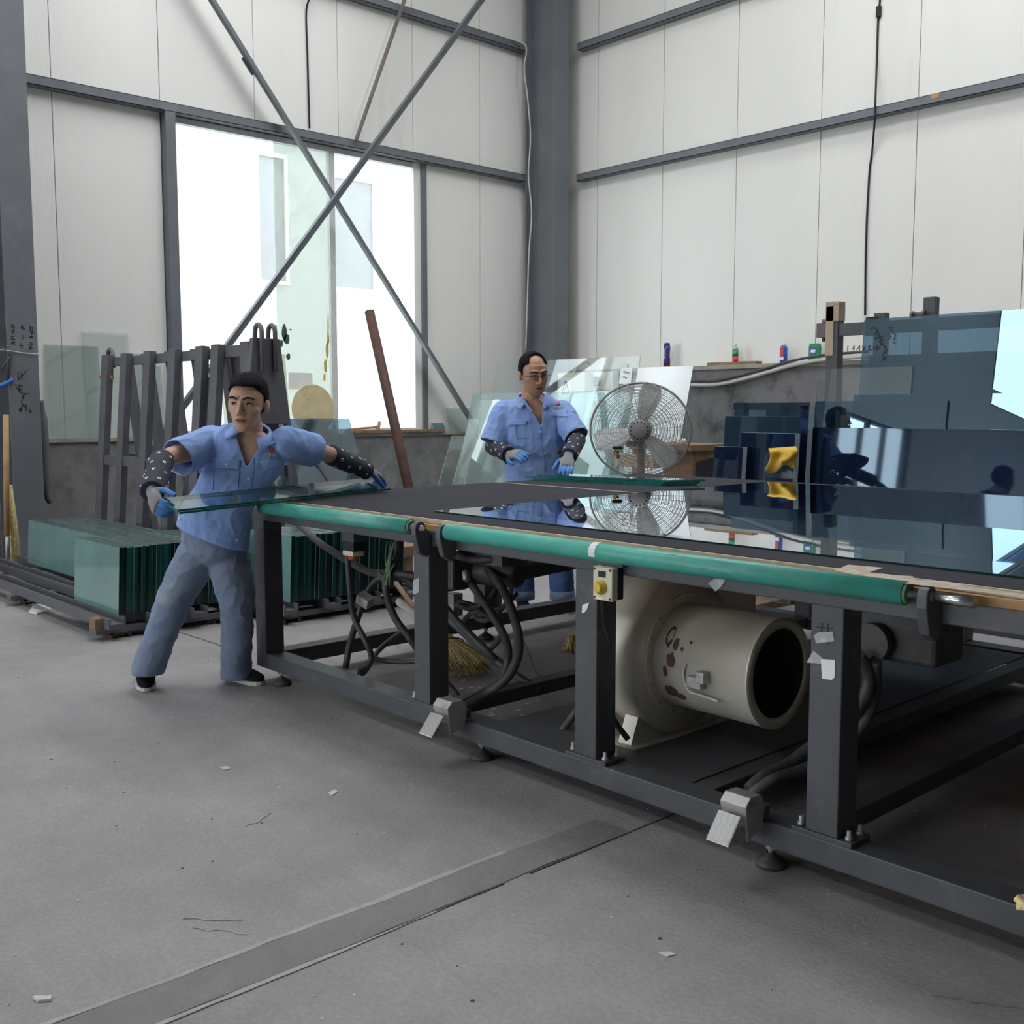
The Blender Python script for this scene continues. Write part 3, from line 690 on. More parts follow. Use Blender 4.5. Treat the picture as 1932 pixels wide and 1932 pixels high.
hose([D(728,1085,2.9), D(705,1100,2.88), D(688,1130,2.85), D(672,1175,2.82), D(660,1215,2.82), D(652,1260,2.80)], .016, 'black hose curving from the cord tie down behind the bottom beam')
hose([D(655,1040,2.75), D(660,1110,2.75), D(668,1165,2.78), D(690,1210,2.78), D(700,1235,2.8), D(697,1250,2.8), D(682,1262,2.82), D(680,1272,2.82), D(692,1262,2.9), D(712,1230,3.1), D(740,1205,3.2), D(760,1192,3.25)], .014, 'black cable looping under the red capped switch')
hose([D(700,1240,2.85), D(730,1247,2.9), D(780,1248,2.95), D(812,1240,3.0)], .012, 'short black cable lying on the floor behind the second leg')
hose([D(742,1082,2.95), D(790,1108,3.0), D(850,1170,3.05), D(900,1215,3.1), D(960,1265,3.15), D(1020,1305,3.2)], .020, 'thick straight black hose running to the blower base')
hose([D(826,1130,3.0), D(870,1180,3.05), D(920,1230,3.1), D(945,1255,3.15)], .018, 'black hose lying over the straw broom')
hose([D(882,1092,3.1), D(905,1125,3.05), D(935,1170,3.0), D(955,1210,2.95), D(958,1245,2.9), D(945,1280,2.88), D(915,1305,2.85), D(870,1330,2.72)], .018, 'black hose bending from the valve down to the small pedal')
hose([D(915,1068,3.15), D(945,1105,3.05), D(965,1150,3.0), D(978,1200,2.95), D(976,1240,2.9), D(955,1280,2.85), D(915,1310,2.8), D(875,1335,2.70)], .020, 'outermost black hose bending from the pump to the small pedal')
hose([D(830,1040,3.0), D(860,1048,3.0), D(890,1056,3.05), D(930,1055,3.1), D(950,1050,3.15)], .018, 'black hose running along the top of the pump')
hose([D(950,1075,3.3), D(962,1100,3.3), D(960,1130,3.3), D(930,1165,3.3), D(905,1170,3.3), D(885,1150,3.3)], .012, 'thin black hose looping behind the pump')
hose([D(862,1140,3.2), D(885,1148,3.2), D(905,1142,3.2), D(925,1130,3.25), D(938,1110,3.3)], .014, 'black cable leaving the junction box')
hose([D(864,1134,3.2), D(890,1140,3.22), D(915,1150,3.25), D(950,1145,3.3), D(975,1120,3.4)], .010, 'thin cable leaving the junction box beneath the pump')
hose([D(870,1190,3.3), D(880,1165,3.3), D(905,1155,3.3), D(935,1175,3.3), D(945,1200,3.3), D(925,1225,3.3)], .013, 'black cable curling beside the far levelling foot')
hose([onz(978,1190,.004), onz(995,1225,.004), onz(1010,1265,.004), onz(1040,1298,.004)], .003, 'thin grey wire lying on the dusty floor under the table', name='loose_wire', cat='wire')
hose([D(1412,1490,2.72), D(1440,1465,2.78), D(1490,1440,2.9), D(1540,1400,3.0), D(1600,1350,3.0), D(1632,1310,3.0), D(1638,1270,3.0), D(1620,1235,2.95)], .020, 'black hose rising from the large pedal past the fourth leg')
hose([D(1418,1500,2.70), D(1460,1470,2.78), D(1520,1450,2.9), D(1580,1420,3.0), D(1630,1360,3.05), D(1652,1300,3.05), D(1652,1245,3.0)], .018, 'second black hose rising from the large pedal into the dark')
hose([D(1040,1395,2.75), D(1060,1378,2.78), D(1085,1345,2.8), D(1100,1325,2.85)], .014, 'short black cable behind the third leg')
hose([D(1135,1130,2.60), D(1137,1170,2.61), D(1145,1200,2.63), D(1150,1240,2.66), D(1142,1290,2.66), D(1143,1320,2.70), D(1160,1360,2.75), D(1185,1395,2.78)], .011, 'black switch cable running down past the blower drum')
# green cord tie round the hoses
q = MB(); random.seed(5)
for k in range(7):
    a = D(735+random.uniform(-6,10), 1040+random.uniform(-20,30), 2.885); b = D(730+random.uniform(-8,8), 1100+random.uniform(-15,6), 2.872); q.tube(smooth_path([a, (a+b)/2+V((random.uniform(-.02,.02),-.01,0)), b],3), .0045, 6)
for k in range(3):
    c = D(728, 1083+4*k, 2.9); q.tube([c + V((.045*cos(t), .03*sin(t), .008*sin(2*t))) for t in [2*pi*i/12 for i in range(12)]], .004, 6, closed=True)
q.build('cord_tie', M['gtape'], tab, label='pale green cord knotted round the hoses')
q = MB(); a = D(689,1132,2.835); q.obox(a, (.07,.05,.05), Euler((.3,.4,.3)).to_matrix()); q.build('tape_flag', M['tape'], tab)
# red capped limit switch hanging from the rail
sw = thing('limit_switch', 'hanging cream and black switch with a red cap below the table end', 'switch', D(666,1020,2.72))
c = D(666,1016,2.72); q = MB(); q.box(c+V((-.05,-.03,-.012)), c+V((.05,.04,.05))); q.build('bracket', M['steel_d'], sw)
q = MB(); q.box(c+V((-.045,-.028,-.055)), c+V((.045,.028,-.012))); q.build('switch_body', M['black'], sw, bevel=.003)
q = MB(); q.box(c+V((-.042,-.03,-.078)), c+V((.042,.03,-.055))); q.build('cream_base', M['cream'], sw, bevel=.003)
q = MB(); q.lathe([(.022,-.098),(.024,-.09),(.024,-.078)], c, n=16); q.build('red_cap', M['redcap'], sw)
# pump / cylinder block hanging under the frame
pu = thing('pump', 'dusty dark pump block hanging behind the second leg', 'pump', D(890,1075,3.1))
q = MB(); c = D(850,1078,3.05); q.box(c+V((-.10,-.07,-.07)), c+V((.10,.07,.07))); q.box(c+V((-.06,-.085,-.09)), c+V((.03,.085,.085))); q.build('housing', M['rubber'], pu, bevel=.012)
q = MB(); c2 = D(905,1078,3.15); q.lathe([(.055,-.16),(.06,-.14),(.06,.20),(.05,.22)], c2, (1,0.25,0), 20); q.build('motor', M['rubber'], pu)
q = MB(); q.box(c2+V((-.08,-.06,.05)), c2+V((.22,.10,.11))); q.build('mount', M['steel_d'], pu)
for k in range(3):
    q = MB(); q.lathe([(.014,0),(.014,.02)], c+V((-.105+.0*k,-.05+.05*k,.02)), (-1,0,0), 8); q.build('bolt', M['cast'], pu)
q = MB(); v = D(878,1078,2.98); q.lathe([(.012,0),(.016,.01),(.016,.045),(.011,.05)], v, (.5,-.3,-.6), 10); q.build('valve', M['cast'], pu)
q = MB(); a = D(960,1085,3.25); b = D(1090,1058,3.6); q.bar(a, b, .06, .06); q.build('cross_arm', M['steel_d'], pu)
# junction box behind
q = MB(); c = D(857,1140,3.22); q.box(c+V((-.03,-.03,-.055)), c+V((.03,.03,.055))); jb = q.build('junction_box', M['cast'], None, 'small metal junction box with cables under the table', 'box', bevel=.003)
q = MB(); q.lathe([(.055,0),(.06,.03),(.06,.20),(.04,.24)], onz(930,1160,0)+V((0,0,.05)), n=18); q.build('green_motor', mat('dark_green_enamel', (.03,.06,.035), .5), None, 'dark green motor standing behind the black hoses', 'motor')
# foam wrapped rod
q = MB(); q.tube(smooth_path([D(752,1135,3.3), D(775,1152,3.25), D(805,1176,3.2), D(815,1186,3.15)],5), [.018,.022,.022,.022,.022,.022,.022,.022,.022,.022,.022,.022,.022,.022,.022,.02], 12); q.build('foam_wrapped_rod', M['foam'], None, 'rod wrapped in off white foam beside the second leg', 'rod')
# broom
br = thing('straw_broom', 'straw broom with red twine lying under the table', 'broom', onz(890,1270,0))
h0 = onz(822,1212,.16); t0 = onz(880,1268,.03)
ax = (onz(905,1268,.05) - onz(835,1200,.16)); top = onz(828,1195,.15)
axn = V((ax.x, ax.y, ax.z)).normalized(); side = axn.cross(V((0,0,1))).normalized(); upn = side.cross(axn)
random.seed(9); q = MB(); Lb = .42
for k in range(420):
    u = random.uniform(-1,1); v = random.uniform(-1,1)*sqrt(max(0,1-u*u))
    l = Lb*(1-.10*u*u)*random.uniform(.9,1.03)
    a = top + side*u*.035 + upn*v*.022
    m1 = top + axn*l*.5 + side*u*.085 + upn*v*.03
    b = top + axn*l + side*(u*.155 + random.uniform(-.01,.01)) + upn*(v*.035)
    if a.z < .006: a.z = .006
    if b.z < .004: b.z = .004 + random.uniform(0,.02)
    if m1.z < .006: m1.z = .01
    q.tube([a, m1, b], [.0032,.003,.0015], 4, caps=False)
q.build('bristles', M['straw'], br, kind='stuff')
q = MB(); q.tube([top + axn*.02 + side*.052*cos(t) + upn*.030*sin(t) for t in [2*pi*i/20 for i in range(20)]], .004, 6, closed=True); q.tube([top + axn*.13 + side*.082*cos(t) + upn*.036*sin(t) for t in [2*pi*i/20 for i in range(20)]], .004, 6, closed=True); q.build('twine', M['twine'], br)
q = MB(); q.tube([top + axn*.05, top - axn*.25, top - axn*.55 + V((0,0,.05))], .014, 10); q.build('handle', M['oldwood'], br)
# small broom tuft and teal tub behind the third leg
p = onz(1078,1228,.0); q = MB()
for k in range(60): q.tube([p+V((random.uniform(-.02,.02),random.uniform(-.02,.02),.09)), p+V((random.uniform(-.05,.05),random.uniform(-.05,.05),.004))], .0025, 4)
q.build('brush_tuft', M['straw'], None, 'frayed straw brush tuft standing behind the third leg', 'brush')
# far deck: the second levelling foot etc belong to the table; foot pedals
def pedal(c, s, label, group, extra):
    c = V(c); t = thing('foot_pedal', label, 'pedal', (c.x, c.y, c.z))
    def P(x, y, z): return c + V((x, y, z))*s
    # body: wedge, hood on top, tilted tread towards the floor
    prof = [(-.02,-.10),(.085,-.055),(.10,.02),(.085,.075),(.0,.085),(-.035,.03)]   # (y depth, z) side outline
    q = MB(); q.prism([P(-.062, a, b) for a, b in prof], V((.124*s,0,0))); q.build('housing', M['cast'], t, bevel=.002)
    q = MB(); q.prism([P(-.066, a, b) for a, b in [(-.04,.028),(-.045,.06),(-.01,.092),(.07,.088),(.06,.05)]], V((.132*s,0,0))); q.build('hood', M['cast'], t, bevel=.0025)
    a, b = P(0,-.062,.022), P(0,-.150,-.085); d = (b-a).normalized(); n = V((1,0,0)).cross(d)
    q = MB(); q.bar(a, b, .116*s, .008*s, n); tr = q.build('tread', M['chrome'], t, bevel=.002)
    q = MB()
    for k in range(15):
        m = a + (b-a)*(.06+.88*k/14); q.bar(m - V((.052*s,0,0)) - n*.0055*s*(1 if n.y > 0 else -1), m + V((.052*s,0,0)) - n*.0055*s*(1 if n.y > 0 else -1), .0035*s, .003*s, n)
    q.build('grip_ribs', M['cast'], tr)
    q = MB(); q.prism([P(-.05,-.148,-.088), P(-.05,-.03,-.105), P(-.05,.06,-.07), P(-.05,-.05,-.02)], V((.1*s,0,0))); q.build('base', M['cast'], t, bevel=.003)
    q = MB(); q.box((c.x-.03*s, c.y+.07*s, c.z-.03*s), (c.x+.05*s, FY+.02, c.z+.02*s)); q.build('mounting_arm', M['steel_d'], t)
    return t
pedal(D(842,1350,2.50), .68, 'small metal foot pedal on the bottom beam below the second leg', 'foot pedals', 0)
pedal(D(1394,1537,2.49), .68, 'metal foot pedal with ribbed tread between the third and fourth legs', 'foot pedals', 0)
# start switch box on the third leg
sb = thing('switch_box', 'cream push button box with yellow button on the third table leg', 'switch', D(1133,1103,2.50))
c = D(1133,1103,2.50); c.y = 2.53
q = MB(); q.box((c.x-.048, 2.515, c.z-.055), (c.x+.036, 2.545, c.z+.055)); q.build('cover', M['cream'], sb, bevel=.004)
q = MB(); q.box((c.x-.046, 2.545, c.z-.053), (c.x+.034, 2.575, c.z+.053)); q.build('housing', M['black'], sb, bevel=.004)
q = MB(); q.lathe([(.024,0),(.024,.006),(.017,.008),(.017,.020),(.014,.023)], (c.x-.010, 2.515, c.z-.012), (0,-1,0), 20); q.build('push_button', M['yellow'], sb)
q = MB(); q.box((c.x-.022, 2.5125, c.z+.022), (c.x+.008, 2.5152, c.z+.042)); q.build('name_plate', M['black'], sb)
for dx, dz in ((-.04,.047),(.028,.047),(-.04,-.047),(.028,-.047)):
    q = MB(); q.lathe([(.004,0),(.004,.002)], (c.x+dx,2.515,c.z+dz), (0,-1,0), 8); q.build('screw', M['black'], sb)
q = MB(); q.box((c.x-.02, 2.55, c.z+.053), (c.x+.05, 2.578, c.z+.085)); q.build('bracket', M['steel_d'], sb, bevel=.002)
q = MB(); q.box((c.x-.030, 2.5135, c.z-.052), (c.x-.004, 2.5152, c.z-.044)); q.build('label_strip', M['paper'], sb)
# dusty gearbox in the shade behind the fourth leg
gb = thing('gearbox', 'dusty gearbox in the shade behind the fourth table leg', 'gearbox', D(1680,1200,3.1))
q = MB(); c = D(1650,1195,3.15); q.box(c+V((-.12,-.09,-.06)), c+V((.25,.1,.10))); q.build('housing', M['rubber'], gb, bevel=.015)
q = MB(); q.lathe([(.055,0),(.06,.02),(.06,.05)], c+V((.06,-.09,0)), (0,-1,0), 20); q.build('cover', M['rubber'], gb)
q = MB(); q.box((c.x-.1, c.y-.06, c.z+.09), (c.x+.1, c.y+.06, .80)); q.build('hanger', M['steel_d'], gb)
# big blue duct far in the shade
hose([(-.9,4.2,.35), (-.2,3.6,.38), (.6,3.3,.40), (1.3,3.2,.40)], .16, 'wide dark blue duct in the shade under the table', 'black', 'air_duct', 'duct')
# braided rope end poking out over the beam
pp = ony(1922,1698,2.56); q = MB()
for k in range(3):
    q.tube([pp + V((.0 + .02*i, -.005+.012*cos(i*1.1+k*2.1), .012*sin(i*1.1+k*2.1))) for i in range(9)], .011, 8)
q.build('rope_end', M['straw'], None, 'coarse straw rope end lying over the bottom beam', 'rope')
# ================================================================ glass rack and piles on the left
RY, RX0, RX1, RZ = 3.62, -9.02, -6.42, 1.80
rk = thing('glass_rack', 'grey steel A-frame glass rack with lifting hooks below the window', 'rack', ((RX0+RX1)/2, RY, 0))
q = MB(); q.box((RX0, RY-.03, RZ-.09), (RX1, RY+.03, RZ-.02)); q.build('ridge_bar', M['rack'], rk, bevel=.003)
xs = [ony(p, 680, RY).x for p in (216, 252, 296, 344, 396)]
def slat(x, sgn, w=.11, top=RZ, bot=.12):
    a = V((x, RY + sgn*.055, top)); b = V((x, RY + sgn*(.19 if sgn < 0 else .26), bot))
    q = MB(); q.bar(a, b, w, .055, (0,1,0)); return q.build('slat', M['rack'], rk, bevel=.003)
for k, x in enumerate(xs):
    slat(x, -1, .12 if k else .13); slat(x + .12, 1)
slat(-6.9, 1); slat(-6.95, -1)
# trapezoid end plate with the double hook
q = MB(); q.prism([V((RX1,RY-.10,RZ+.02)), V((RX1,RY-.31,.15)), V((RX1,RY-.23,.15)), V((RX1,RY-.14,1.25)), V((RX1,RY+.14,1.25)), V((RX1,RY+.23,.15)), V((RX1,RY+.31,.15)), V((RX1,RY+.10,RZ+.02))], (.05,0,0)); ep = q.build('end_plate', M['rack'], rk, bevel=.004)
q = MB(); q.box((RX1-.12,RY-.11,1.2), (RX1,RY+.11,RZ+.0)); q.build('end_gusset', M['rack'], rk, bevel=.004)
for dy in (-.045, .055):
    pts = [(RX1+.065, RY+dy, 1.60)] + [(RX1+.065 - .045*(1-cos(t)), RY+dy, RZ+.06+.05*sin(t)) for t in [pi*i/8 for i in range(9)]] + [(RX1-.03, RY+dy, RZ-.02)]
    q = MB(); q.tube(pts, .016, 10); q.build('lifting_hook', M['rustbar'], rk)
q = MB(); q.tube([(RX0-.03, RY, RZ-.12)] + [(RX0-.03+.06*(1-cos(t)), RY, RZ-.02+.075*sin(t)) for t in [pi*i/8 for i in range(9)]] + [(RX0+.09, RY, RZ-.1)], .018, 10); q.build('lifting_hook', M['rustbar'], rk)
for sgn in (-1, 1):
    for z in (.93, .20):
        y = RY + sgn*(.055 + (RZ-z)/(RZ-.12)*(.135 if sgn < 0 else .205)); q = MB(); q.box((RX0, y-.02, z-.04), (RX1, y+.02, z+.04)); q.build('side_rail', M['rack'], rk)
for x in (RX0+.1, RX1-.3, -7.8):
    q = MB(); q.box((x-.05, RY-.34, .0), (x+.05, RY+.62, .10)); q.build('base_beam', M['rack'], rk)
q = MB(); q.bar((RX0+.5, RY+.30, .15), (RX0+1.7, RY+.07, 1.6), .05, .05); q.build('stay', M['rack'], rk)
for x in (RX0+.03, RX0+.26):
    q = MB(); a = ony(215, 702, RY-.10); q.box((x-.02, RY-.096, 1.60), (x+.04, RY-.085, 1.63)); q.build('orange_mark', mat('orange_primer', (.36,.12,.04), .7), rk)

# low steel skids carrying the piles
def skid(x0, x1, y0, y1, label, n=4):
    t = thing('steel_skid', label, 'pallet', ((x0+x1)/2, (y0+y1)/2, 0), 'low steel skids')
    for k in range(n):
        y = y0 + (y1-y0)*k/(n-1); q = MB(); q.box((x0, y-.05, .07), (x1, y+.05, .10)); q.box((x0, y-.05, .10), (x1, y-.04, .135)); q.box((x0, y+.04, .10), (x1, y+.05, .135)); q.build('cross_channel', M['rack'], t)
    for x in (x0+.12, x1-.12, (x0+x1)/2):
        q = MB(); q.box((x-.05, y0-.1, .035), (x+.05, y1+.05, .07)); q.build('runner', M['rack'], t)
        for y in (y0+.05, y1-.08):
            q = MB(); q.box((x-.05, y-.06, 0), (x+.05, y-.045, .035)); q.box((x-.05, y+.045, 0), (x+.05, y+.06, .035)); q.box((x-.05,y-.06,.027), (x+.05,y+.06,.035)); q.build('foot_channel', M['rust'], t)
    return t
skid(-9.3, -6.05, 2.42, 3.2, 'long low steel skid under the two front piles of green glass', 4)
skid(-6.6, -5.75, 3.4, 4.35, 'low steel skid under the green glass pile behind the table leg', 4)
# piles of upright sheets
def pile(x0, x1, y0, y1, z0, h, n, label, lean=.02):
    t = thing('glass_pile', label, 'glass pile', ((x0+x1)/2, (y0+y1)/2, z0), 'piles of upright glass')
    pitch = (y1-y0)/n; base = None
    random.seed(int(abs(x0)*100)+n)
    variants = []
    for k in range(3):
        q = MB(); w = x1-x0; th = pitch*.93; hh = h*(1, .985, .995)[k]; ww = w*(1,.992,.985)[k]
        c = [V((-w/2 + (w-ww), 0, 0)), V((w/2 - (w-ww)*.5, 0, 0)), V((w/2 - (w-ww)*.5, lean, hh)), V((-w/2 + (w-ww), lean, hh))]
        q.quadplate(c, (0,th,0), 0, 1); me = bpy.data.meshes.new('sheet'); me.from_pydata(q.v, [], q.f); me.materials.append(M['g_pile']); me.materials.append(M['pile_edges'][0]); me.materials.append(M['pile_top'])
        q.m[4] = 2; me.polygons.foreach_set('material_index', q.m); variants.append(me)
    for k in range(n):
        o = bpy.data.objects.new('sheet', random.choice(variants) if k else variants[0]); COL.objects.link(o); o.parent = t
        o.material_slots[1].link = 'OBJECT'; o.material_slots[1].material = random.choices(M['pile_edges'], (6,4,3,5,1))[0]
        o.location = (random.uniform(-.006,.006) if k else 0, y0 + pitch*k - (y0+y1)/2, 0)
    return t
pile(-6.83, -6.13, 2.46, 3.24, .137, .40, 34, 'short thick pile of green glass sheets at the end of the skid')
pile(-8.75, -7.02, 2.80, 3.26, .137, .34, 20, 'long pile of green glass sheets beside the grey column')
pile(-6.33, -5.80, 3.42, 4.30, .137, .42, 34, 'pile of green glass sheets standing behind the table leg')
# little blocks and rag on the skid
q = MB(); p = onz(190,1160,.07); q.box((-6.22,2.322,.0701), (-6.13,2.369,.13)); q.build('wood_chock', M['oldwood'], None, 'wooden chock at the end of the long skid', 'wedge')
q = MB(); p = onz(75,1143,.0); 
pts = [onz(x, y+9, .002) for x, y in ((55,1148),(62,1136),(80,1133),(100,1140),(88,1147),(70,1150))]
q.prism(pts[::-1], (0,0,.012)); q.build('plastic_scrap', M['paper'], None, 'crumpled white plastic scrap on the floor by the skid', 'scrap')

# panes leaning against the dado/wall behind the rack.  pane given by its four photo corners on a leaning plane
def pane(px, x_top=None, x_bot=None, m='g_clear', me='edge_l', label='', name='glass_sheet', th=.008, ybt=None, group=None, cat='glass sheet'):
    # px: corners top-left, top-right, bottom-right, bottom-left ; leaning on left wall (x planes) or right wall (ybt=(y_top,y_bot))
    if ybt is None:
        c = [onx(*px[0], x_top), onx(*px[1], x_top), onx(*px[2], x_bot), onx(*px[3], x_bot)]; n = V((th,0,0))
    else:
        c = [ony(*px[0], ybt[0]), ony(*px[1], ybt[0]), ony(*px[2], ybt[1]), ony(*px[3], ybt[1])]; n = V((0,-th,0))
    q = MB(); q.quadplate(c[::-1] if ybt is None else c, n, 0, 1)
    return q.build(name, [M[m], M[me]], None, label, cat, group)
DZ = 1.082
XW = XL + .115
def leanL(px0, px1, ztop, xt, xb, m, label, z0=DZ, me='edge_l', th=.008):
    # pane standing on the ledge (z0) leaning on the left wall, spanning photo columns px0..px1
    y0 = onx(px0, 800, xb).y; y1 = onx(px1, 800, xb).y
    c = [V((xb,y0,z0)), V((xb,y1,z0)), V((xt,y1,ztop)), V((xt,y0,ztop))]
    q = MB(); q.quadplate(c, (th,0,0), 0, 1); return q.build('glass_sheet', [M[m], M[me]], None, label, 'glass sheet', 'panes leaning on the left wall')
leanL(96, 196, onx(85,650,XL).z, XL+.012, XL+.09, 'g_frost', 'hazy pane on the ledge beside the grey column')
leanL(166, 252, onx(200,628,XL).z, XL+.022, XL+.10, 'g_clear', 'taller clear pane on the ledge behind the rack hook')
leanL(250, 300, onx(270,668,XL).z, XL+.012, XL+.085, 'g_frost', 'narrow hazy pane on the ledge seen through the rack')
leanL(300, 312, onx(305,690,XL).z, XL+.012, XL+.085, 'g_frost', 'thin slip of glass on the ledge next to the window post')
M['g_cream'] = glass('cream_filmed_glass', (.74,.76,.70), .8, 0, .55, (.78,.78,.70))
leanL(424, 548, onx(530,668,XL).z, XL-.01, XL+.085, 'g_cream', 'tall cream filmed pane against the window behind the worker')
leanL(818, 840, onx(815,798,XL).z, XL+.012, XL+.06, 'g_blue', 'small grey pane on the ledge next to the window post', z0=1.1125)
leanL(846, 895, onx(865,770,XL).z, XL+.012, XL+.075, 'g_frost', 'small square brownish pane on the ledge under the brace')
# yellow round board against the window
q = MB(); cc = onx(590,770,XL+.06); n = V((1,0,.05)).normalized()
r = abs(onx(550,770,XL+.06).y - onx(630,770,XL+.06).y)/2; cc.z = DZ + r + .002
q.lathe([(r-.004,0),(r,.003),(r,.014),(r-.004,.017)], cc, (1,0,.06), 48, smooth=False); q.build('round_board', mat('pale_yellow_board', (.62,.52,.30), .75, 0, .12, 7, .2, 30, dirt=(.45,.30,.12), damt=.34, dscale=9), None, 'round pale yellow board leaning on the window', 'board')
# hammer on the sill
hm = thing('hammer', 'wooden handled hammer lying on the window ledge', 'hammer', onx(690,818,XL+.09))
a = onx(656,818,XL+.08); b = onx(714,814,XL+.08); a.z = 1.1235; b.z = 1.150
q = MB(); q.tube([a, (a+b)/2, b], [.011,.014,.012], 10); q.build('handle', M['wood'], hm)
q = MB(); q.lathe([(.020,-.05),(.024,-.045),(.024,.02),(.018,.03),(.018,.045),(.021,.05)], (b.x, b.y, b.z+.013), (.2,.15,1), 14); q.build('head', M['card'], hm)
# tinted panes standing on the floor between the window and the table
def floorpane(px0, px1, pyt, y_at, xt, xb, m, label, me='edge_l', th=.008):
    y0 = onx(px0, pyt, xt).y; y1 = onx(px1, pyt, xt).y; zt = onx((px0+px1)/2, pyt, xt).z
    c = [V((xb,y0,.004)), V((xb,y1,.004)), V((xt,y1,zt)), V((xt,y0,zt))]
    q = MB(); q.quadplate(c, (th,0,0), 0, 1); return q.build('glass_sheet', [M[m], M[me]], None, label, 'glass sheet', 'tinted panes standing under the window')
floorpane(505, 630, 790, 0, XL+.13, XL+.62, 'g_blue', 'blue grey tinted pane behind the first worker')
floorpane(488, 658, 791, 0, XL+.17, XL+.75, 'g_blue', 'wider blue grey tinted pane behind the first worker')
# rusty pole
P0 = onx(697,588,-7.6); P1 = onx(772,925,-6.9)
dr = (P1-P0); P2 = P0 + dr*((P0.z-.017)/(P0.z-P1.z)) if P1.z < P0.z else P1
q = MB(); q.tube([P0, (P0+P2)/2, P2], .042, 14); q.build('rusty_pole', M['rust'], None, 'rust red steel pole standing in front of the window', 'pole')
# tools at the far left edge
sh = thing('shovel', 'wooden handled shovel standing by the grey column', 'shovel', onz(12,1062,0))
xx = -9.39
a = onx(11,782,xx); b = onx(13,1010,xx); q = MB(); q.tube([a, (a+b)/2, b], .024, 10); q.build('handle', mat('shovel_wood', (.42,.25,.11), .6, 0, .2, 10), sh)
c0 = onx(13,1060,xx); q = MB(); q.tube([b, (b+c0)/2, V((c0.x,c0.y,.03))], [.018,.014,.012], 8); q.build('blade_stem', M['cast'], sh)
q = MB(); a2 = onx(20,915,-9.43); b2 = onx(30,1040,-9.43); b2.z = .003; q.tube([a2, (a2*.6+b2*.4), b2], [.012,.03,.045], 10); q.build('worn_broom', M['straw'], None, 'worn straw broom behind the shovel handle', 'broom')
q = MB(); a = onx(3,722,-9.2); q.tube(smooth_path([onx(-40,722,-9.62), onx(-10,729,-9.585), onx(8,725,-9.582), onx(24,716,-9.585)],4), .02, 8); q.build('blue_strap', mat('blue_plastic', (.03,.12,.48), .5), None, 'bright blue plastic strap tied round the column', 'strap')
q = MB(); q.tube([onx(2,655,-9.588), onx(20,670,-9.588), onx(14,720,-9.588)], .012, 8); q.tube([onx(20,670,-9.588), onx(2,700,-9.588)], .010, 8); q.build('wire_bundle', M['rubber'], None, 'grey wire bundle hanging on the column', 'wire')
# crowbar-like strip hanging on the right of the column
q = MB(); q.tube(smooth_path([onx(76,755,-9.75), onx(80,790,-9.75), onx(84,860,-9.75), onx(88,930,-9.75), onx(97,948,-9.75)],4), [.03]*4+[.045]*8+[.03]*4+[.02], 8); q.build('grey_foam_strip', M['rack'], None, 'grey strip hanging beside the column above the long pile', 'strip')
# ================================================================ between the corner and the dark glass rack
def rsheet(px0, px1, pyt, yt, yb, m, label, me='edge_l', th=.008, zb=.003, group='sheets leaning towards the right wall', zt=None):
    a = ony(px0, pyt, yt); b = ony(px1, pyt, yt); z = a.z if zt is None else zt
    c = [V((a.x,yb,zb)), V((b.x,yb,zb)), V((b.x,yt,z)), V((a.x,yt,z))]
    q = MB(); q.quadplate(c, (0,-th,0), 0, 1); return q.build('glass_sheet', [M[m], M[me]], None, label, 'glass sheet', group)
M['g_teal'] = glass('pale_teal_glass', (.84,.92,.92), .9, .01, .12, (.62,.72,.72))
rsheet(939, 1209, 684, 8.75, 8.35, 'g_clear', 'large clear sheet standing behind the worker with glasses')
rsheet(893, 1175, 742, 8.20, 7.85, 'g_teal', 'pale teal sheet with a low top edge behind the worker with glasses')
rsheet(907, 1010, 754, 7.80, 7.45, 'g_frost', 'narrow whitish sheet beside the shoulder of the worker with glasses')
rsheet(1078, 1195, 742, 8.02, 7.65, 'g_teal', 'pale teal sheet between the worker with glasses and the fan')
rsheet(1205, 1309, 694, 8.55, 8.10, 'g_mirror', 'sheet with painted bright white reflection leaning behind the fan', me='edge')
rsheet(854, 880, 821, 7.3, 6.9, 'g_clear', 'narrow clear sheet standing at the foot of the brace')
rsheet(886, 906, 790, 7.6, 7.2, 'g_frost', 'slim hazy sheet leaning beside the foot of the brace')
# electrical boxes on the dado
def ebox(px0, py0, px1, py1, y, d, m, label, cat='electrical box', doorm=None):
    a = ony(px0, py0, y); b = ony(px1, py1, y); t = thing('electrical_box', label, cat, ((a.x+b.x)/2, y, min(a.z,b.z)))
    q = MB(); q.box((a.x, y, a.z), (b.x, y+d, b.z)); q.build('enclosure', M[m], t, bevel=.006)
    w = b.x-a.x; q = MB(); q.box((a.x+.07*w, y-.006, b.z+.03), (b.x-.07*w, y, a.z-.03)); dd = q.build('door', M[doorm or m], t, bevel=.003)
    return t, dd, a, b
M['box'] = mat('cream_enamel', (.62,.60,.52), .5)
YD = YR - .19
YE = 9.25
t, dd, a, b = ebox(1052, 704, 1103, 790, YE, .152, 'box', 'cream electrical box with a warning triangle by the corner column')
cx, cz = (a.x*.68+b.x*.32), a.z*.72+b.z*.28
q = MB(); q.box((cx-.09, YE-.0085, cz-.16), (cx+.09, YE-.0062, cz+.10)); q.build('warning_plate', M['paper'], dd)
q = MB(); tr = [V((cx-.06,YE-.0095,cz-.09)), V((cx+.06,YE-.0095,cz-.09)), V((cx,YE-.0095,cz+.06))]
for i in range(3): q.bar(tr[i], tr[(i+1)%3], .012, .002, (0,1,0))
q.bar((cx,YE-.0095,cz-.05), (cx,YE-.0095,cz+.0), .01, .002, (0,1,0)); q.build('warning_triangle', M['ink'], dd)
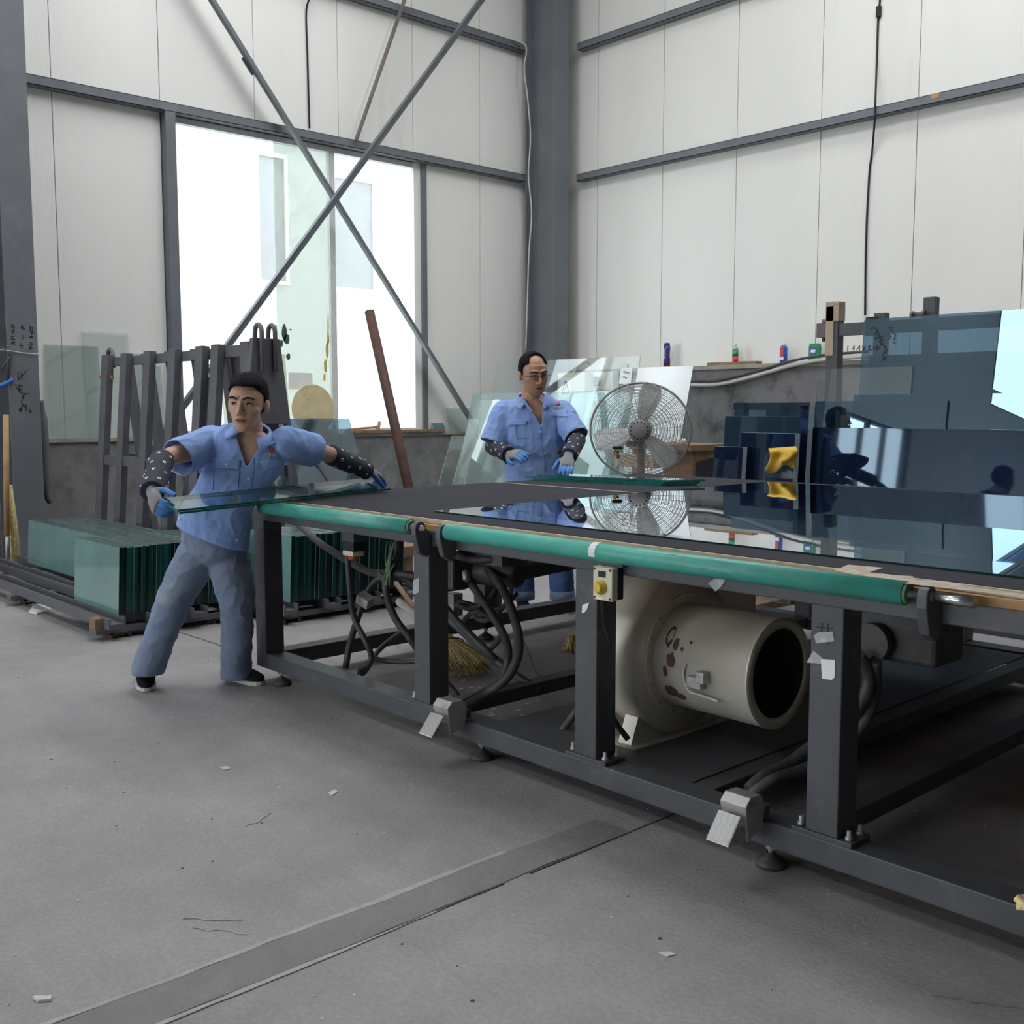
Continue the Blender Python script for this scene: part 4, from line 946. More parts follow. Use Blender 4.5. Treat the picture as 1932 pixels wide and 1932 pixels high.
t, dd, a, b = ebox(1114, 702, 1156, 740, YD-.13, .1105, 'white', 'small white electricity meter box next to the cream box')
q = MB(); q.box((a.x+.06, YD-.1385, b.z+.08), (a.x+.17, YD-.1365, a.z-.06)); q.build('meter_window', M['out_glass'], dd)
a = ony(910,714,YD-.3); b = ony(948,714,YD-.3); q = MB(); q.box((a.x, YD-.3, 0), (b.x, YD-.005, a.z)); q.box((a.x+.02, YD-.306, .1), (b.x-.02, YD-.3, a.z-.03)); q.build('cabinet', M['card'], None, 'olive brown cabinet left of the worker with glasses', 'cabinet')
wire('wall_cable', [ony(1082,703,9.33), ony(1090,690,9.5), ony(1105,682,YD-.03), ony(1118,690,YD-.03), ony(1128,701,YD-.06)], .012, M['cable'], 'pale cable arching between the two electrical boxes')
# paper tag clipped on a sheet edge
tg = thing('paper_tag', 'white handwritten paper tag clipped above the fan', 'tag', ony(1182,724,8.715))
q = MB(); q.prism([ony(1172,694,8.716), ony(1168,724,8.677), ony(1190,726,8.674), ony(1194,694,8.716)][::-1], (0,-.004,0)); q.build('sheet', M['paper'], tg)
q = MB(); q.box(ony(1181,694,8.73)+V((-.025,-.012,-.02)), ony(1181,694,8.73)+V((.025,.02,.04))); q.build('clip', M['white'], tg)
q = MB(); PT2 = lambda x, y: ony(x, y, 8.6690 + (724-y)*.00127)
for s in ([(1176,702),(1178,700),(1180,704)],[(1182,701),(1184,705)],[(1174,712),(1178,710),(1180,714),(1184,711)],[(1186,702),(1187,705)]): stroke(q, PT2, s, .006, .001, (0,1,0))
q.build('handwriting', M['ink'], tg)
# ---- industrial fan
FC = ony(1208, 812, 6.45); fdep = (FC-EYE).dot(FWD); FR = 95*fdep/2000
fan = thing('industrial_fan', 'large round industrial fan with wire guard behind the table', 'fan', (FC.x, FC.y, 0))
fn = V((-FC.x*.92, -FC.y*1.05, .02)).normalized(); fu = fn.orthogonal().normalized(); fu = (V((0,0,1)) - fn*fn.z).normalized(); fr_ = fu.cross(fn)
M['fanwire'] = mat('grey_fan_wire', (.30,.29,.28), .5, .3)
M['fanblade'] = mat('pale_fan_blade', (.80,.80,.79), .5)
M['fanbody'] = mat('dusty_fan_grey', (.20,.19,.18), .6)
def circ(r, d, n=48): return [FC + fn*d + fr_*r*cos(2*pi*k/n) + fu*r*.94*sin(2*pi*k/n) for k in range(n)]
q = MB()
for k in range(26):
    r = FR*(.20 + .80*k/25); dd_ = .10 - .075*((r/FR)**2.2); q.tube(circ(r, dd_), .0020, 4, closed=True)
for k in range(18):
    a = 2*pi*k/18 + .1; q.tube([FC + fn*(.102-.075*((s)**2.2)) + (fr_*cos(a) + fu*.94*sin(a))*FR*s for s in (.18,.4,.6,.8,.92,1.0)], .0026, 4)
q.build('front_guard', M['fanwire'], fan, kind='stuff')
q = MB()
for k in range(12):
    r = FR*(.25 + .75*k/11); q.tube(circ(r, -.10 + .05*((r/FR)**3)), .0022, 4, closed=True)
for k in range(18):
    a = 2*pi*k/18; q.tube([FC + fn*(-.10 + .05*s**3) + (fr_*cos(a) + fu*.94*sin(a))*FR*s for s in (.2,.6,1.0)], .0024, 4)
q.build('rear_guard', M['fanwire'], fan, kind='stuff')
q = MB(); q.tube(circ(FR*1.0, -.01), .009, 8, closed=True); q.build('guard_rim', M['fanwire'], fan)
q = MB(); q.lathe([(.0,.125),(.055,.122),(.085,.105),(.088,.09),(.06,.085)], FC, fn, 28); hub = q.build('guard_badge', M['fanbody'], fan)
q = MB()
for k in range(14):
    a = 2*pi*k/14; c = FC + fn*.108 + (fr_*cos(a)+fu*sin(a))*.066; q.lathe([(.008,0),(.008,.004)], c + fn*.006, fn, 8)
q.build('badge_vents', M['black'], hub)
q = MB(); q.lathe([(.0,-.22),(.07,-.21),(.085,-.18),(.085,-.05),(.06,-.02),(.06,.05),(.0,.06)], FC, fn, 24); q.build('motor', M['fanbody'], fan)
for k in range(3):
    a = radians(75 + 120*k); e = fr_*cos(a) + fu*sin(a); tz = fn.cross(e)
    q = MB(); pts = []
    for (s, w) in ((.16,.05),(.4,.11),(.7,.15),(.88,.13),(.93,.05)):
        pts.append((s, w))
    up_ = [FC + e*FR*s + tz*w*.6 + fn*.03 for s, w in pts]; dn = [FC + e*FR*s - tz*w*.6 - fn*.02 for s, w in pts][::-1]
    q.prism(up_ + dn, fn*.004); q.build('blade', M['fanblade'], fan)
q = MB(); q.lathe([(.035,.10),(.035,.55),(.028,.56),(.028,FC.z-.10)], (FC.x-fn.x*.14, FC.y-fn.y*.14, 0), n=16); q.build('stand_pole', M['fanbody'], fan)
q = MB(); q.lathe([(.30,0),(.30,.03),(.26,.06),(.05,.10),(.04,.12)], (FC.x-fn.x*.14, FC.y-fn.y*.14, 0), n=28); q.build('base', M['fanbody'], fan)
q = MB(); q.bar(FC - fn*.14 - fr_*.12 - fu*.11, FC - fn*.14 + fr_*.12 - fu*.11, .05, .05); q.build('yoke', M['fanbody'], fan)
# low workbench with timber behind the fan
wbn = thing('workbench', 'rough timber workbench cluttered behind the fan', 'workbench', (-5.55, 7.4, 0))
a = ony(1236, 838, 7.2); b = ony(1304, 836, 7.2)
q = MB(); q.box((a.x-.3, 7.2, a.z-.05), (b.x, 7.8, a.z)); q.build('top', M['oldwood'], wbn)
q = MB(); q.box((a.x+.05, 7.25, .02), (b.x-.02, 7.7, a.z-.05)); q.build('crate_body', mat('brown_crate', (.20,.12,.07), .8, 0, .25, 12, .3, 50), wbn)
q = MB(); q.box((a.x-.28, 7.22, .0), (a.x-.2, 7.3, a.z-.05)); q.build('leg', M['oldwood'], wbn)
q = MB(); p = ony(1290,832,7.3); q.sphere(p+V((0,0,-.005)), (.03,.03,.028), 10, 8); q.build('tape_roll', M['paper'], None, 'small white roll on the timber bench behind the fan', 'roll')
q = MB(); p = ony(1202,868,6.9); q.box(p+V((-.25,-.05,-.06)), p+V((.22,.05,.05))); q.build('white_block', M['card'], None, 'pale wooden block behind the fan guard', 'block')
# glass jar with dried flowers on the table corner
jp = V((-4.67, 5.22, TZ+.001)); jr = thing('glass_jar', 'glass jar of dried flowers at the table corner beside the fan', 'jar', jp)
q = MB(); q.lathe([(.038,0),(.040,.004),(.040,.06),(.034,.10),(.036,.15),(.030,.165),(.030,.175)], jp, n=18); q.build('jar_glass', M['g_clear'], jr)
q = MB(); q.lathe([(.033,.172),(.033,.192),(.0,.193)], jp, n=16); q.build('lid', M['black'], jr)
random.seed(21); fcols = [mat('petal_yellow',(.70,.45,.08),.7), mat('petal_orange',(.60,.16,.04),.7), mat('petal_pale',(.75,.68,.42),.7), mat('petal_red',(.42,.04,.03),.7)]
for k in range(9):
    q = MB(); q.sphere(jp+V((random.uniform(-.018,.018), random.uniform(-.018,.018), .11+.006*k)), .010, 8, 6); q.build('flower', fcols[k%4], jr)
q = MB(); q.box(jp+V((.018,-.045,.07)), jp+V((.042,-.040,.11))); q.build('label', M['paper'], jr)
# ---- bottles on the wall ledge
LZ = 1.836; LY = YR - .11
M['b_purple'] = mat('purple_plastic', (.05,.03,.18), .35); M['b_orange'] = mat('orange_plastic', (.65,.16,.03), .4)
M['b_green'] = mat('green_label', (.03,.26,.10), .4); M['b_blue'] = mat('blue_label', (.05,.10,.42), .4); M['b_red'] = mat('red_label', (.55,.04,.04), .4)
M['b_pale'] = mat('pale_green_pet', (.35,.55,.35), .2); M['b_white'] = mat('white_print', (.75,.76,.78), .5)
def bottle(px, py_top, label, secs, stand=0.):
    p = ony(px, 685, LY); top = ony(px, py_top, LY).z; h = top - LZ - stand; t = thing('bottle', label, 'bottle', (p.x, LY, LZ+stand))
    for nm, m, prof in secs:
        q = MB(); q.lathe([(r, z*h) for r, z in prof], (p.x, LY, LZ+stand), n=16); q.build(nm, M[m], t)
    return t, p, h
t, p, h = bottle(1258, 647, 'tall dark purple bottle with an orange base on the wall ledge', [('base','b_orange',[(.036,0),(.038,.03),(.038,.06)]),('body','b_purple',[(.038,.06),(.040,.3),(.033,.5),(.040,.75),(.036,.9)]),('cap','b_purple',[(.034,.9),(.034,.97),(.028,1.0)])])
q = MB(); stroke(q, lambda x, y: V((p.x+x*.01, LY-.041, LZ+h*y)), [(-1,.35),(1.2,.5),(-1,.62),(1,.8)], .006, .002, (0,1,0)); q.build('printed_swirl', M['b_white'], t)
t, p, h = bottle(1387, 648, 'small green labelled drink bottle on a plank on the ledge', [('bottom','b_red',[(.030,0),(.033,.04),(.033,.30)]),('label_band','b_green',[(.034,.30),(.034,.62)]),('neck','b_pale',[(.032,.62),(.030,.75),(.014,.90)]),('cap','b_white',[(.015,.90),(.015,1.0)])], .034)
q = MB(); a = ony(1340,688,LY); b = ony(1432,684,LY); q.box((a.x, LY-.06, LZ), (b.x, LY+.06, LZ+.032)); q.build('ledge_plank', M['oldwood'], None, 'short plank on the ledge under the small drink bottle', 'plank')
t, p, h = bottle(1478, 648, 'blue and red printed detergent bottle on the wall ledge', [('body','b_blue',[(.036,0),(.040,.03),(.040,.75),(.030,.88)]),('cap','b_white',[(.020,.88),(.022,.97),(.014,1.0)])])
q = MB(); q.box((p.x-.012, LY-.0425, LZ+.35*h), (p.x+.022, LY-.038, LZ+.80*h)); q.build('red_print', M['b_red'], t); q = MB(); q.box((p.x-.028, LY-.0435, LZ+.15*h), (p.x+.025, LY-.036, LZ+.32*h)); q.build('white_print', M['b_white'], t)
p = ony(1537,680,LY); h = ony(1537,648,LY).z - LZ
pk = thing('detergent_pack', 'squat green and white detergent pack on the wall ledge', 'pack', (p.x, LY, LZ))
q = MB(); q.prism([V((p.x-.058,LY-.03,LZ)), V((p.x+.058,LY-.03,LZ)), V((p.x+.060,LY-.03,LZ+h*.8)), V((p.x+.05,LY-.03,LZ+h)), V((p.x-.05,LY-.03,LZ+h)), V((p.x-.060,LY-.03,LZ+h*.8))], (0,.06,0)); q.build('pouch', M['b_green'], pk, bevel=.008)
q = MB(); q.prism([V((p.x-.04,LY-.033,LZ+h*.45)), V((p.x+.03,LY-.033,LZ+h*.40)), V((p.x+.045,LY-.033,LZ+h*.75)), V((p.x-.03,LY-.033,LZ+h*.82))], (0,-.002,0)); q.build('blue_print', M['b_blue'], pk)
q = MB(); q.prism([V((p.x-.03,LY-.036,LZ+h*.52)), V((p.x+.02,LY-.036,LZ+h*.48)), V((p.x+.03,LY-.036,LZ+h*.64)), V((p.x-.02,LY-.036,LZ+h*.68))], (0,-.001,0)); q.build('white_print', M['b_white'], pk)
# conduit slung along the dado
cp = [ony(1296,726,YD-.05), ony(1350,726,YD-.05), ony(1400,716,YD-.05), ony(1450,702,YD-.05), ony(1500,688,YD-.05), ony(1560,678,YD-.05), ony(1640,672,YD-.05)]
wire('conduit', cp, .022, M['conduit'], 'pale corrugated conduit slung along the stained wall', 'conduit', 10)
wire('conduit', [p + V((0,-.01,.045)) for p in cp], .014, M['rubber'], 'dark cable running above the pale conduit', 'cable', 8)

# ================================================================ the dark glass rack on the right
YK = 6.95
BASE_X = ony(1538, 806, 6.57).x
M['g_navy'] = mat('navy_coated_glass', (.006,.012,.036), .03, 0, .3, 1.5, spec=.8, rvar=0)
M['g_navy2'] = mat('slate_blue_coated_glass', (.018,.034,.060), .03, 0, .25, 1.5, spec=.7, rvar=0)
for k in ('g_navy','g_navy2'): M[k].node_tree.nodes['Principled BSDF'].inputs['Specular Tint'].default_value = (.62,.84,1.0,1)
rr = thing('storage_rack', 'dark grey glass storage rack with a taped cardboard post by the right wall', 'rack', (-2.5, YK, 0))
p = ony(1574, 640, YK); pz = ony(1574, 570, YK).z; railz = ony(1574, 612, YK).z
q = MB(); q.box((p.x-.04, YK-.04, 0), (p.x+.05, YK+.04, pz-.01)); q.build('post', M['steel_d'], rr)
q = MB(); q.box((p.x-.046, YK-.048, ony(1574,672,YK).z), (p.x+.020, YK-.040, pz)); q.box((p.x-.05, YK-.046, pz-.03), (p.x+.056, YK+.046, pz)); q.box((p.x-.048, YK-.048, pz-.14), (p.x+.056, YK+.046, pz-.03)); q.build('cardboard_sleeve', M['card'], rr, bevel=.004, label='tape wrapped cardboard sleeve')
q = MB(); q.box((p.x-.11, YK-.03, railz-.085), (2.4, YK+.03, railz)); q.build('top_rail', M['steel_d'], rr)
q = MB(); q.box((p.x-.12, YK-.045, railz-.09), (p.x-.05, YK+.045, railz+.01)); q.lathe([(.018,0),(.018,.03)], (p.x-.085, YK, railz+.01), n=6); q.lathe([(.014,0),(.014,.03)], (p.x-.085, YK, railz-.12), n=6); q.build('clamp', M['rustbar'], rr)
for px in (1748, 1655):
    s = ony(px, 590, YK); zt = ony(px, 560 if px == 1748 else 590, YK).z
    q = MB(); q.box((s.x-.04, YK+.03, 0), (s.x+.04, YK+.10, zt)); q.build('upright', M['steel_d'], rr)
q = MB(); s = ony(1735, 588, YK); q.lathe([(.016,-.05),(.024,-.05),(.024,-.03),(.016,-.03),(.016,.03),(.024,.03),(.024,.05)], (s.x, YK-.02, railz+.03), (1,0,0), 10); q.build('bolt', M['rustbar'], rr)
q = MB(); q.box((BASE_X, 6.35, 0), (2.4, 7.0, .06)); q.build('base', M['steel_d'], rr)
s = ony(1640, 600, YK-.05); q = MB(); q.box((s.x-.02, YK-.06, railz-.10), (s.x+.06, YK-.035, railz+.03)); q.build('rubber_pad', M['black'], rr)
zb = .0601
G = 'sheets on the dark glass rack'
rsheet(1648, 2250, 672, 6.885, 6.740, 'g_navy2', 'tall slate blue coated sheet at the back of the dark glass rack', zb=zb, group=G, th=.06, me='edge_d')
rsheet(1632, 2260, 603, 6.810, 6.650, 'g_mid', 'tallest clear blue sheet with ink writing on the dark glass rack', zb=zb, group=G)
rsheet(1545, 1722, 697, 6.770, 6.630, 'g_clear', 'clear sheet with a low top edge at the end of the dark glass rack', zb=zb, group=G)
rsheet(1612, 2200, 745, 6.740, 6.610, 'g_mid', 'blue sheet of middle height on the dark glass rack', zb=zb, group=G)
rsheet(1540, 1788, 757, 6.715, 6.590, 'g_mid', 'blue sheet standing half in front of the taped post', zb=zb, group=G)
rsheet(1535, 2150, 806, 6.672, 6.570, 'g_navy', 'low navy coated stack mirroring the doorway on the dark glass rack', zb=zb, group=G, th=.08, me='edge_d')
q = MB(); q.box((-4.95, 5.90, 0), (BASE_X-.005, 6.80, .05)); q.build('timber_skid', M['oldwood'], None, 'timber skid under the small navy stacks', 'pallet')
G2 = 'small navy stacks left of the rack'
zb = .0501
rsheet(1385, 1530, 760, 6.700, 6.620, 'g_mid', 'wide blue sheet at the back of the small navy stacks', zb=zb, group=G2)
rsheet(1376, 1527, 785, 6.660, 6.580, 'g_navy2', 'slate blue sheet behind the yellow cloth', zb=zb, group=G2, th=.05)
rsheet(1520, 1536, 766, 6.560, 6.480, 'g_navy', 'narrow navy stack with a bright edge beside the taped post', zb=zb, group=G2, th=.06)
rsheet(1408, 1510, 816, 6.420, 6.350, 'g_navy', 'navy stack under the yellow cloth', zb=zb, group=G2, th=.06)
rsheet(1356, 1410, 842, 6.300, 6.230, 'g_navy', 'smallest navy stack at the left of the row', zb=zb, group=G2, th=.05)
rsheet(1445, 1506, 852, 6.180, 6.120, 'g_clear', 'small clear sheet in front of the yellow cloth', zb=zb, group=G2)
a = ony(1312,872,7.08); b = ony(1352,862,7.08); c = ony(1380,870,7.08); q = MB(); q.quadplate([a, b, c, V((c.x,7.08,.002)), V((a.x,7.08,.002))][::-1], (0,.03,0)); q.build('black_board', M['black'], None, 'black board leaning low beside the timber bench', 'board')
# bright worn edges of sheets
# yellow cloth draped over a sheet edge
q = MB(); NX, NY = 16, 12; vs = []; fs = []
for j in range(NY+1):
    for i in range(NX+1):
        u, v = i/NX, j/NY
        x = 1449 + 53*u + 4*sin(v*5) ; y = 846 + 34*v + 10*(1-u)*(v) - 8*u*(1-v)*.5 + (6*sin(u*7) if v > .7 else 0)
        pp = ony(x, y, 6.120 - .024*sin(u*9+v*3) - .014*cos(v*7+u*4) + max(0, .085 - .6*v)); vs.append(pp)
for j in range(NY):
    for i in range(NX):
        k = j*(NX+1)+i; fs.append((k,k+1,k+NX+2,k+NX+1))
q.add(vs, fs, 0, True); cl = q.build('yellow_cloth', mat('mustard_cloth', (.60,.38,.05), .9, 0, .15, 20, .2, 90), None, 'mustard yellow cloth hanging on the small navy stacks', 'cloth')
md = cl.modifiers.new('thick', 'SOLIDIFY'); md.thickness = .012
# marker writing on the tall clear sheet
q = MB(); YW = 7.315
PW = lambda x, y: ony(x, y, 6.81 - .0098 - (y-603)*.00034)
for s in ([(1676,619),(1683,617),(1680,622),(1684,625)],[(1684,628),(1690,632),(1686,640),(1692,642)],[(1642,621),(1648,618),(1654,622),(1651,632)],[(1656,624),(1660,638),(1655,636)],[(1650,640),(1664,634),(1658,645),(1668,640)],[(1660,650),(1668,652),(1672,662),(1666,668)],[(1664,672),(1670,676),(1663,680)],[(1600,652),(1599,662)],[(1608,660),(1612,652),(1611,662)],[(1616,661),(1622,652),(1622,662)],[(1627,653),(1633,662)],[(1633,653),(1627,662)],[(1637,655),(1642,652),(1638,660),(1645,660)],[(1648,652),(1648,660)],[(1653,662),(1656,652),(1652,656),(1660,656)],[(1664,644),(1660,650),(1668,648)],[(1676,628),(1680,636),(1676,642)],[(1685,645),(1690,649)]):
    stroke(q, PW, s, .006, .0015, (0,1,0))
for s in ([(1860,800),(1857,806),(1866,808),(1872,803),(1868,798)],[(1866,806),(1880,805),(1900,807)],[(1885,790),(1890,786),(1893,794)]):
    pass
q.build('marker_writing', M['ink'], bpy.data.objects['glass_sheet.001'] if False else [o for o in bpy.data.objects if o.get('label') == 'tallest clear blue sheet with ink writing on the dark glass rack'][0])
# ================================================================ people
from mathutils.bvhtree import BVHTree
def mixc(name, col, rough=.8, var=.1, scale=8, bump=.15, bscale=120, **k): return mat(name, col, rough, 0, var, scale, bump, bscale, **k)
M['skin1'] = mat('skin_warm', (.54,.325,.225), .5, 0, .06, 14, .06, 120, spec=.4)
M['skin2'] = mat('skin_tan', (.50,.275,.175), .48, 0, .06, 14, .06, 120, spec=.4)
M['lip'] = mat('lips', (.36,.14,.11), .5)
M['hair'] = mat('black_hair', (.006,.006,.008), .75, 0, .3, 60, .6, 260, spec=.15, stretch=(1,1,.3))
M['shirt'] = mat('light_blue_cotton', (.255,.385,.715), .85, 0, .05, 5, .12, 350)
M['shirt_l'] = mat('light_blue_collar', (.275,.405,.745), .85, 0, .04, 5, .1, 350)
M['stitch'] = mat('shirt_seam_blue', (.14,.23,.52), .85)
M['jeans'] = mat('faded_denim', (.185,.235,.335), .9, 0, .16, 7, .25, 260, dirt=(.33,.37,.42), damt=.36, dscale=5)
M['jeans_d'] = mat('blue_work_denim', (.07,.125,.30), .9, 0, .16, 7, .25, 260)
M['jeans_c'] = mat('pale_cuff_denim', (.20,.26,.40), .9)
M['guard'] = mat('navy_sleeve_guard', (.030,.032,.052), .8, 0, .2, 12, .2, 200)
M['eyelet'] = mat('eyelet_metal', (.75,.75,.73), .3, .9)
M['g_grey'] = mat('grey_knit_glove', (.24,.235,.24), .9, 0, .1, 30, .3, 300)
M['g_bluep'] = mat('blue_rubber_palm', (.045,.19,.52), .45, 0, .15, 20)
M['shoe'] = mat('black_cloth_shoe', (.010,.010,.012), .9, 0, .2, 20, .2, 200, spec=.2)
M['sole'] = mat('off_white_sole', (.58,.56,.52), .7)
M['eyew'] = mat('eye_white', (.62,.58,.54), .3); M['iris'] = mat('dark_iris', (.015,.010,.008), .15)
M['button'] = mat('pearl_button', (.72,.74,.80), .3)

def loft(mb, secs, n=20, mi=0, power=2.0):
    # secs: (center, vecA, vecB): superelliptic rings joined and capped
    b = len(mb.v)
    for c, a, e in secs:
        for j in range(n):
            t = 2*pi*j/n; ct, st = cos(t), sin(t)
            mb.v.append(V(c) + V(a)*math.copysign(abs(ct)**(2/power), ct) + V(e)*math.copysign(abs(st)**(2/power), st))
    for i in range(len(secs)-1):
        for j in range(n):
            j2 = (j+1) % n
            mb.f.append([b+i*n+j, b+i*n+j2, b+(i+1)*n+j2, b+(i+1)*n+j]); mb.m.append(mi); mb.sm.append(True)
    mb.f.append([b+j for j in range(n)][::-1]); mb.m.append(mi); mb.sm.append(True)
    k = b+(len(secs)-1)*n
    mb.f.append([k+j for j in range(n)]); mb.m.append(mi); mb.sm.append(True)
def limb(mb, pts, radii, n=14, sub=4):
    q = smooth_path(pts, sub); rr = []
    for i in range(len(pts)-1):
        for k in range(sub): rr.append(radii[i] + (radii[i+1]-radii[i])*k/sub)
    rr.append(radii[-1]); mb.tube(q, rr, n)
    mb.sphere(q[0], rr[0], n, 8); mb.sphere(q[-1], rr[-1], n, 8)
def sculpt(mb, voxel, iters, factor=.5):
    me = bpy.data.meshes.new('tmp'); me.from_pydata([tuple(p) for p in mb.v], [], mb.f); me.update()
    bm = bmesh.new(); bm.from_mesh(me); bmesh.ops.recalc_face_normals(bm, faces=bm.faces); bm.to_mesh(me); bm.free()
    o = bpy.data.objects.new('tmp', me); COL.objects.link(o)
    md = o.modifiers.new('r', 'REMESH'); md.mode = 'VOXEL'; md.voxel_size = voxel; md.adaptivity = 0
    dg = bpy.context.evaluated_depsgraph_get(); dg.update()
    out = bpy.data.meshes.new_from_object(o.evaluated_get(dg))
    bpy.data.objects.remove(o); bpy.data.meshes.remove(me)
    bm = bmesh.new(); bm.from_mesh(out)
    for _ in range(iters): bmesh.ops.smooth_vert(bm, verts=bm.verts, factor=factor, use_axis_x=True, use_axis_y=True, use_axis_z=True)
    return out, bm
def smooth_edges(bm, iters=8):
    # even out the cut borders (hems, cuffs, neckline)
    bv = [v for v in bm.verts if any(e.is_boundary for e in v.link_edges)]
    for _ in range(iters):
        new = {}
        for v in bv:
            nb = [e.other_vert(v).co for e in v.link_edges if e.is_boundary]
            if len(nb) == 2: new[v] = v.co*.4 + (nb[0]+nb[1])*.3
        for v, c in new.items(): v.co = c
def finish(name, me, bm, mats, parent, label=None, smooth=True, matfn=None):
    off = parent_world(parent)
    if matfn:
        bm.normal_update()
        for f in bm.faces: f.material_index = matfn(f)
    for f in bm.faces: f.smooth = smooth
    bmesh.ops.translate(bm, verts=bm.verts, vec=-off)
    me.materials.clear()
    for m in (mats if isinstance(mats, (list, tuple)) else [mats]): me.materials.append(m)
    bm.to_mesh(me); bm.free()
    me.update(); o = bpy.data.objects.new(name, me); COL.objects.link(o); o.parent = parent
    if label: o['label'] = label
    return o
def wrinkle(bm, amp, scale, dirs, seed):
    bm.normal_update()
    for v in bm.verts:
        p = v.co; q = V((p.dot(dirs[0]), p.dot(dirs[1])*1.0, p.dot(dirs[2])))*scale + V((seed, seed*1.7, 0))
        w = noise.noise(q) ; r = 1 - abs(noise.noise(q*1.9 + V((3,1,7))))*2
        v.co = p + v.normal*(amp*(.6*w + .5*r*abs(r)))
class Frame:
    def __init__(s, o, r, f, u): s.o, s.r, s.f, s.u = V(o), V(r).normalized(), V(f).normalized(), V(u).normalized()
    def p(s, x, y, z): return s.o + s.r*x + s.f*y + s.u*z
    def R(s): return Matrix((s.r, s.f, s.u)).transposed()
def headframe(center, yaw, pitch, roll, scale):
    # yaw>0 turns the face to picture right, pitch>0 looks down
    f = -V((FWD.x, FWD.y, 0)).normalized(); r = V((RGT.x, RGT.y, 0)); u = V((0,0,1))
    m = Matrix.Rotation(yaw, 3, 'Z'); f = m @ f; r = m @ r
    m = Matrix.Rotation(pitch, 3, r); f = m @ f; u = m @ u
    m = Matrix.Rotation(roll, 3, f); r = m @ r; u = m @ u
    F = Frame(center, r, f, u); F.s = scale; return F
def head_shapes(mb, F, chub=0.):
    s = F.s; R = F.R(); P = lambda x, y, z: F.p(x*s, y*s, z*s)
    def E(x, y, z, a, b, c): mb.sphere(P(x,y,z), (a*s,b*s,c*s), 20, 14, R=R)
    E(0,-.012,.032,.0755,.094,.086)
    c = chub; secs = []
    for z, y, hw, hd in ((-.114,.056,.016,.018),(-.106,.052,.028+c*.5,.030),(-.090,.044,.041+c,.043),(-.070,.036,.051+c*1.2,.052),(-.045,.030,.060+c,.058),(-.018,.026,.067+c*.6,.061),(.010,.022,.071,.063),(.040,.016,.072,.068),(.065,.006,.066,.072)):
        secs.append((P(0,y,z), F.r*hw*s, F.f*hd*s))
    loft(mb, secs, 28, power=2.15)
    E(0,.005,-.058,.054+c,.058,.045)
    for k in (-1,1):
        E(k*.046,.050,-.020,.022+c*.5,.022,.020); E(k*.0800,-.006,-.008,.010,.016,.030); E(k*.0835,-.011,-.002,.007,.018,.022); E(k*.0120,.0925,-.0335,.0088,.0105,.0080)
        mb.tube([P(k*.008,.085,.031), P(k*.030,.081,.034), P(k*.052,.060,.027)], [.0085*s,.0095*s,.007*s], 10)
    mb.tube([P(0,.076,.036), P(0,.090,.008), P(0,.106,-.022), P(0,.108,-.030)], [.0095*s,.0080*s,.0105*s,.0098*s], 12); mb.sphere(P(0,.104,-.029), .0110*s, 12, 8)
    E(0,.083,-.056,.024,.012,.0075); E(0,.081,-.068,.020,.012,.008)
def face_bits(par, F, skin, brow=1., gaze=(0,0)):
    s = F.s; R = F.R(); P = lambda x, y, z: F.p(x*s, y*s, z*s)
    for k in (-1,1):
        q = MB(); q.sphere(P(k*.032,.0755,.006), (.0135*s,.0075*s,.0052*s), 14, 8, R=R); e = q.build('eye', M['eyew'], par)
        q = MB(); q.sphere(P(k*.032+gaze[0]*.006,.0818,.006+gaze[1]*.002), (.0055*s,.0022*s,.0046*s), 10, 6, R=R); q.build('iris', M['iris'], e)
        q = MB(); q.tube(smooth_path([P(k*.0175,.0795,.0045), P(k*.026,.0835,.0110), P(k*.036,.0815,.0112), P(k*.0475,.0715,.0060)],4), .0028*s, 8); q.build('upper_eyelid', M['iris'], e)
        q = MB(); q.tube(smooth_path([P(k*.0185,.080,.0030), P(k*.030,.0822,-.0010), P(k*.0455,.0735,.0030)],4), .0024*s, 8); q.build('lower_eyelid', skin, e)
        q = MB(); q.tube(smooth_path([P(k*.013,.0955,.0270), P(k*.030,.0945,.0345), P(k*.044,.0830,.0330), P(k*.056,.0680,.0270)],4), [.0030*s]*3+[.0042*s]*5+[.0034*s]*3+[.0016*s]*2, 8); q.build('eyebrow', M['hair'], par)
    q = MB(); q.tube(smooth_path([P(-.024,.0885,-.0625), P(-.010,.0955,-.0605), P(0,.0962,-.0618), P(.010,.0955,-.0605), P(.024,.0885,-.0625)],3), [.0012*s]*2+[.0022*s]*9+[.0012*s]*2, 8); q.build('mouth_line', mat('mouth_dark', (.16,.055,.045), .6), par)
    q = MB(); q.tube(smooth_path([P(-.020,.0895,-.0585), P(-.008,.0945,-.0555), P(0,.0950,-.0570), P(.008,.0945,-.0555), P(.020,.0895,-.0585)],3), .0028*s, 8); q.tube(smooth_path([P(-.018,.088,-.0670), P(0,.0925,-.0695), P(.018,.088,-.0670)],3), .0042*s, 8); q.build('lips', M['lip'], par)
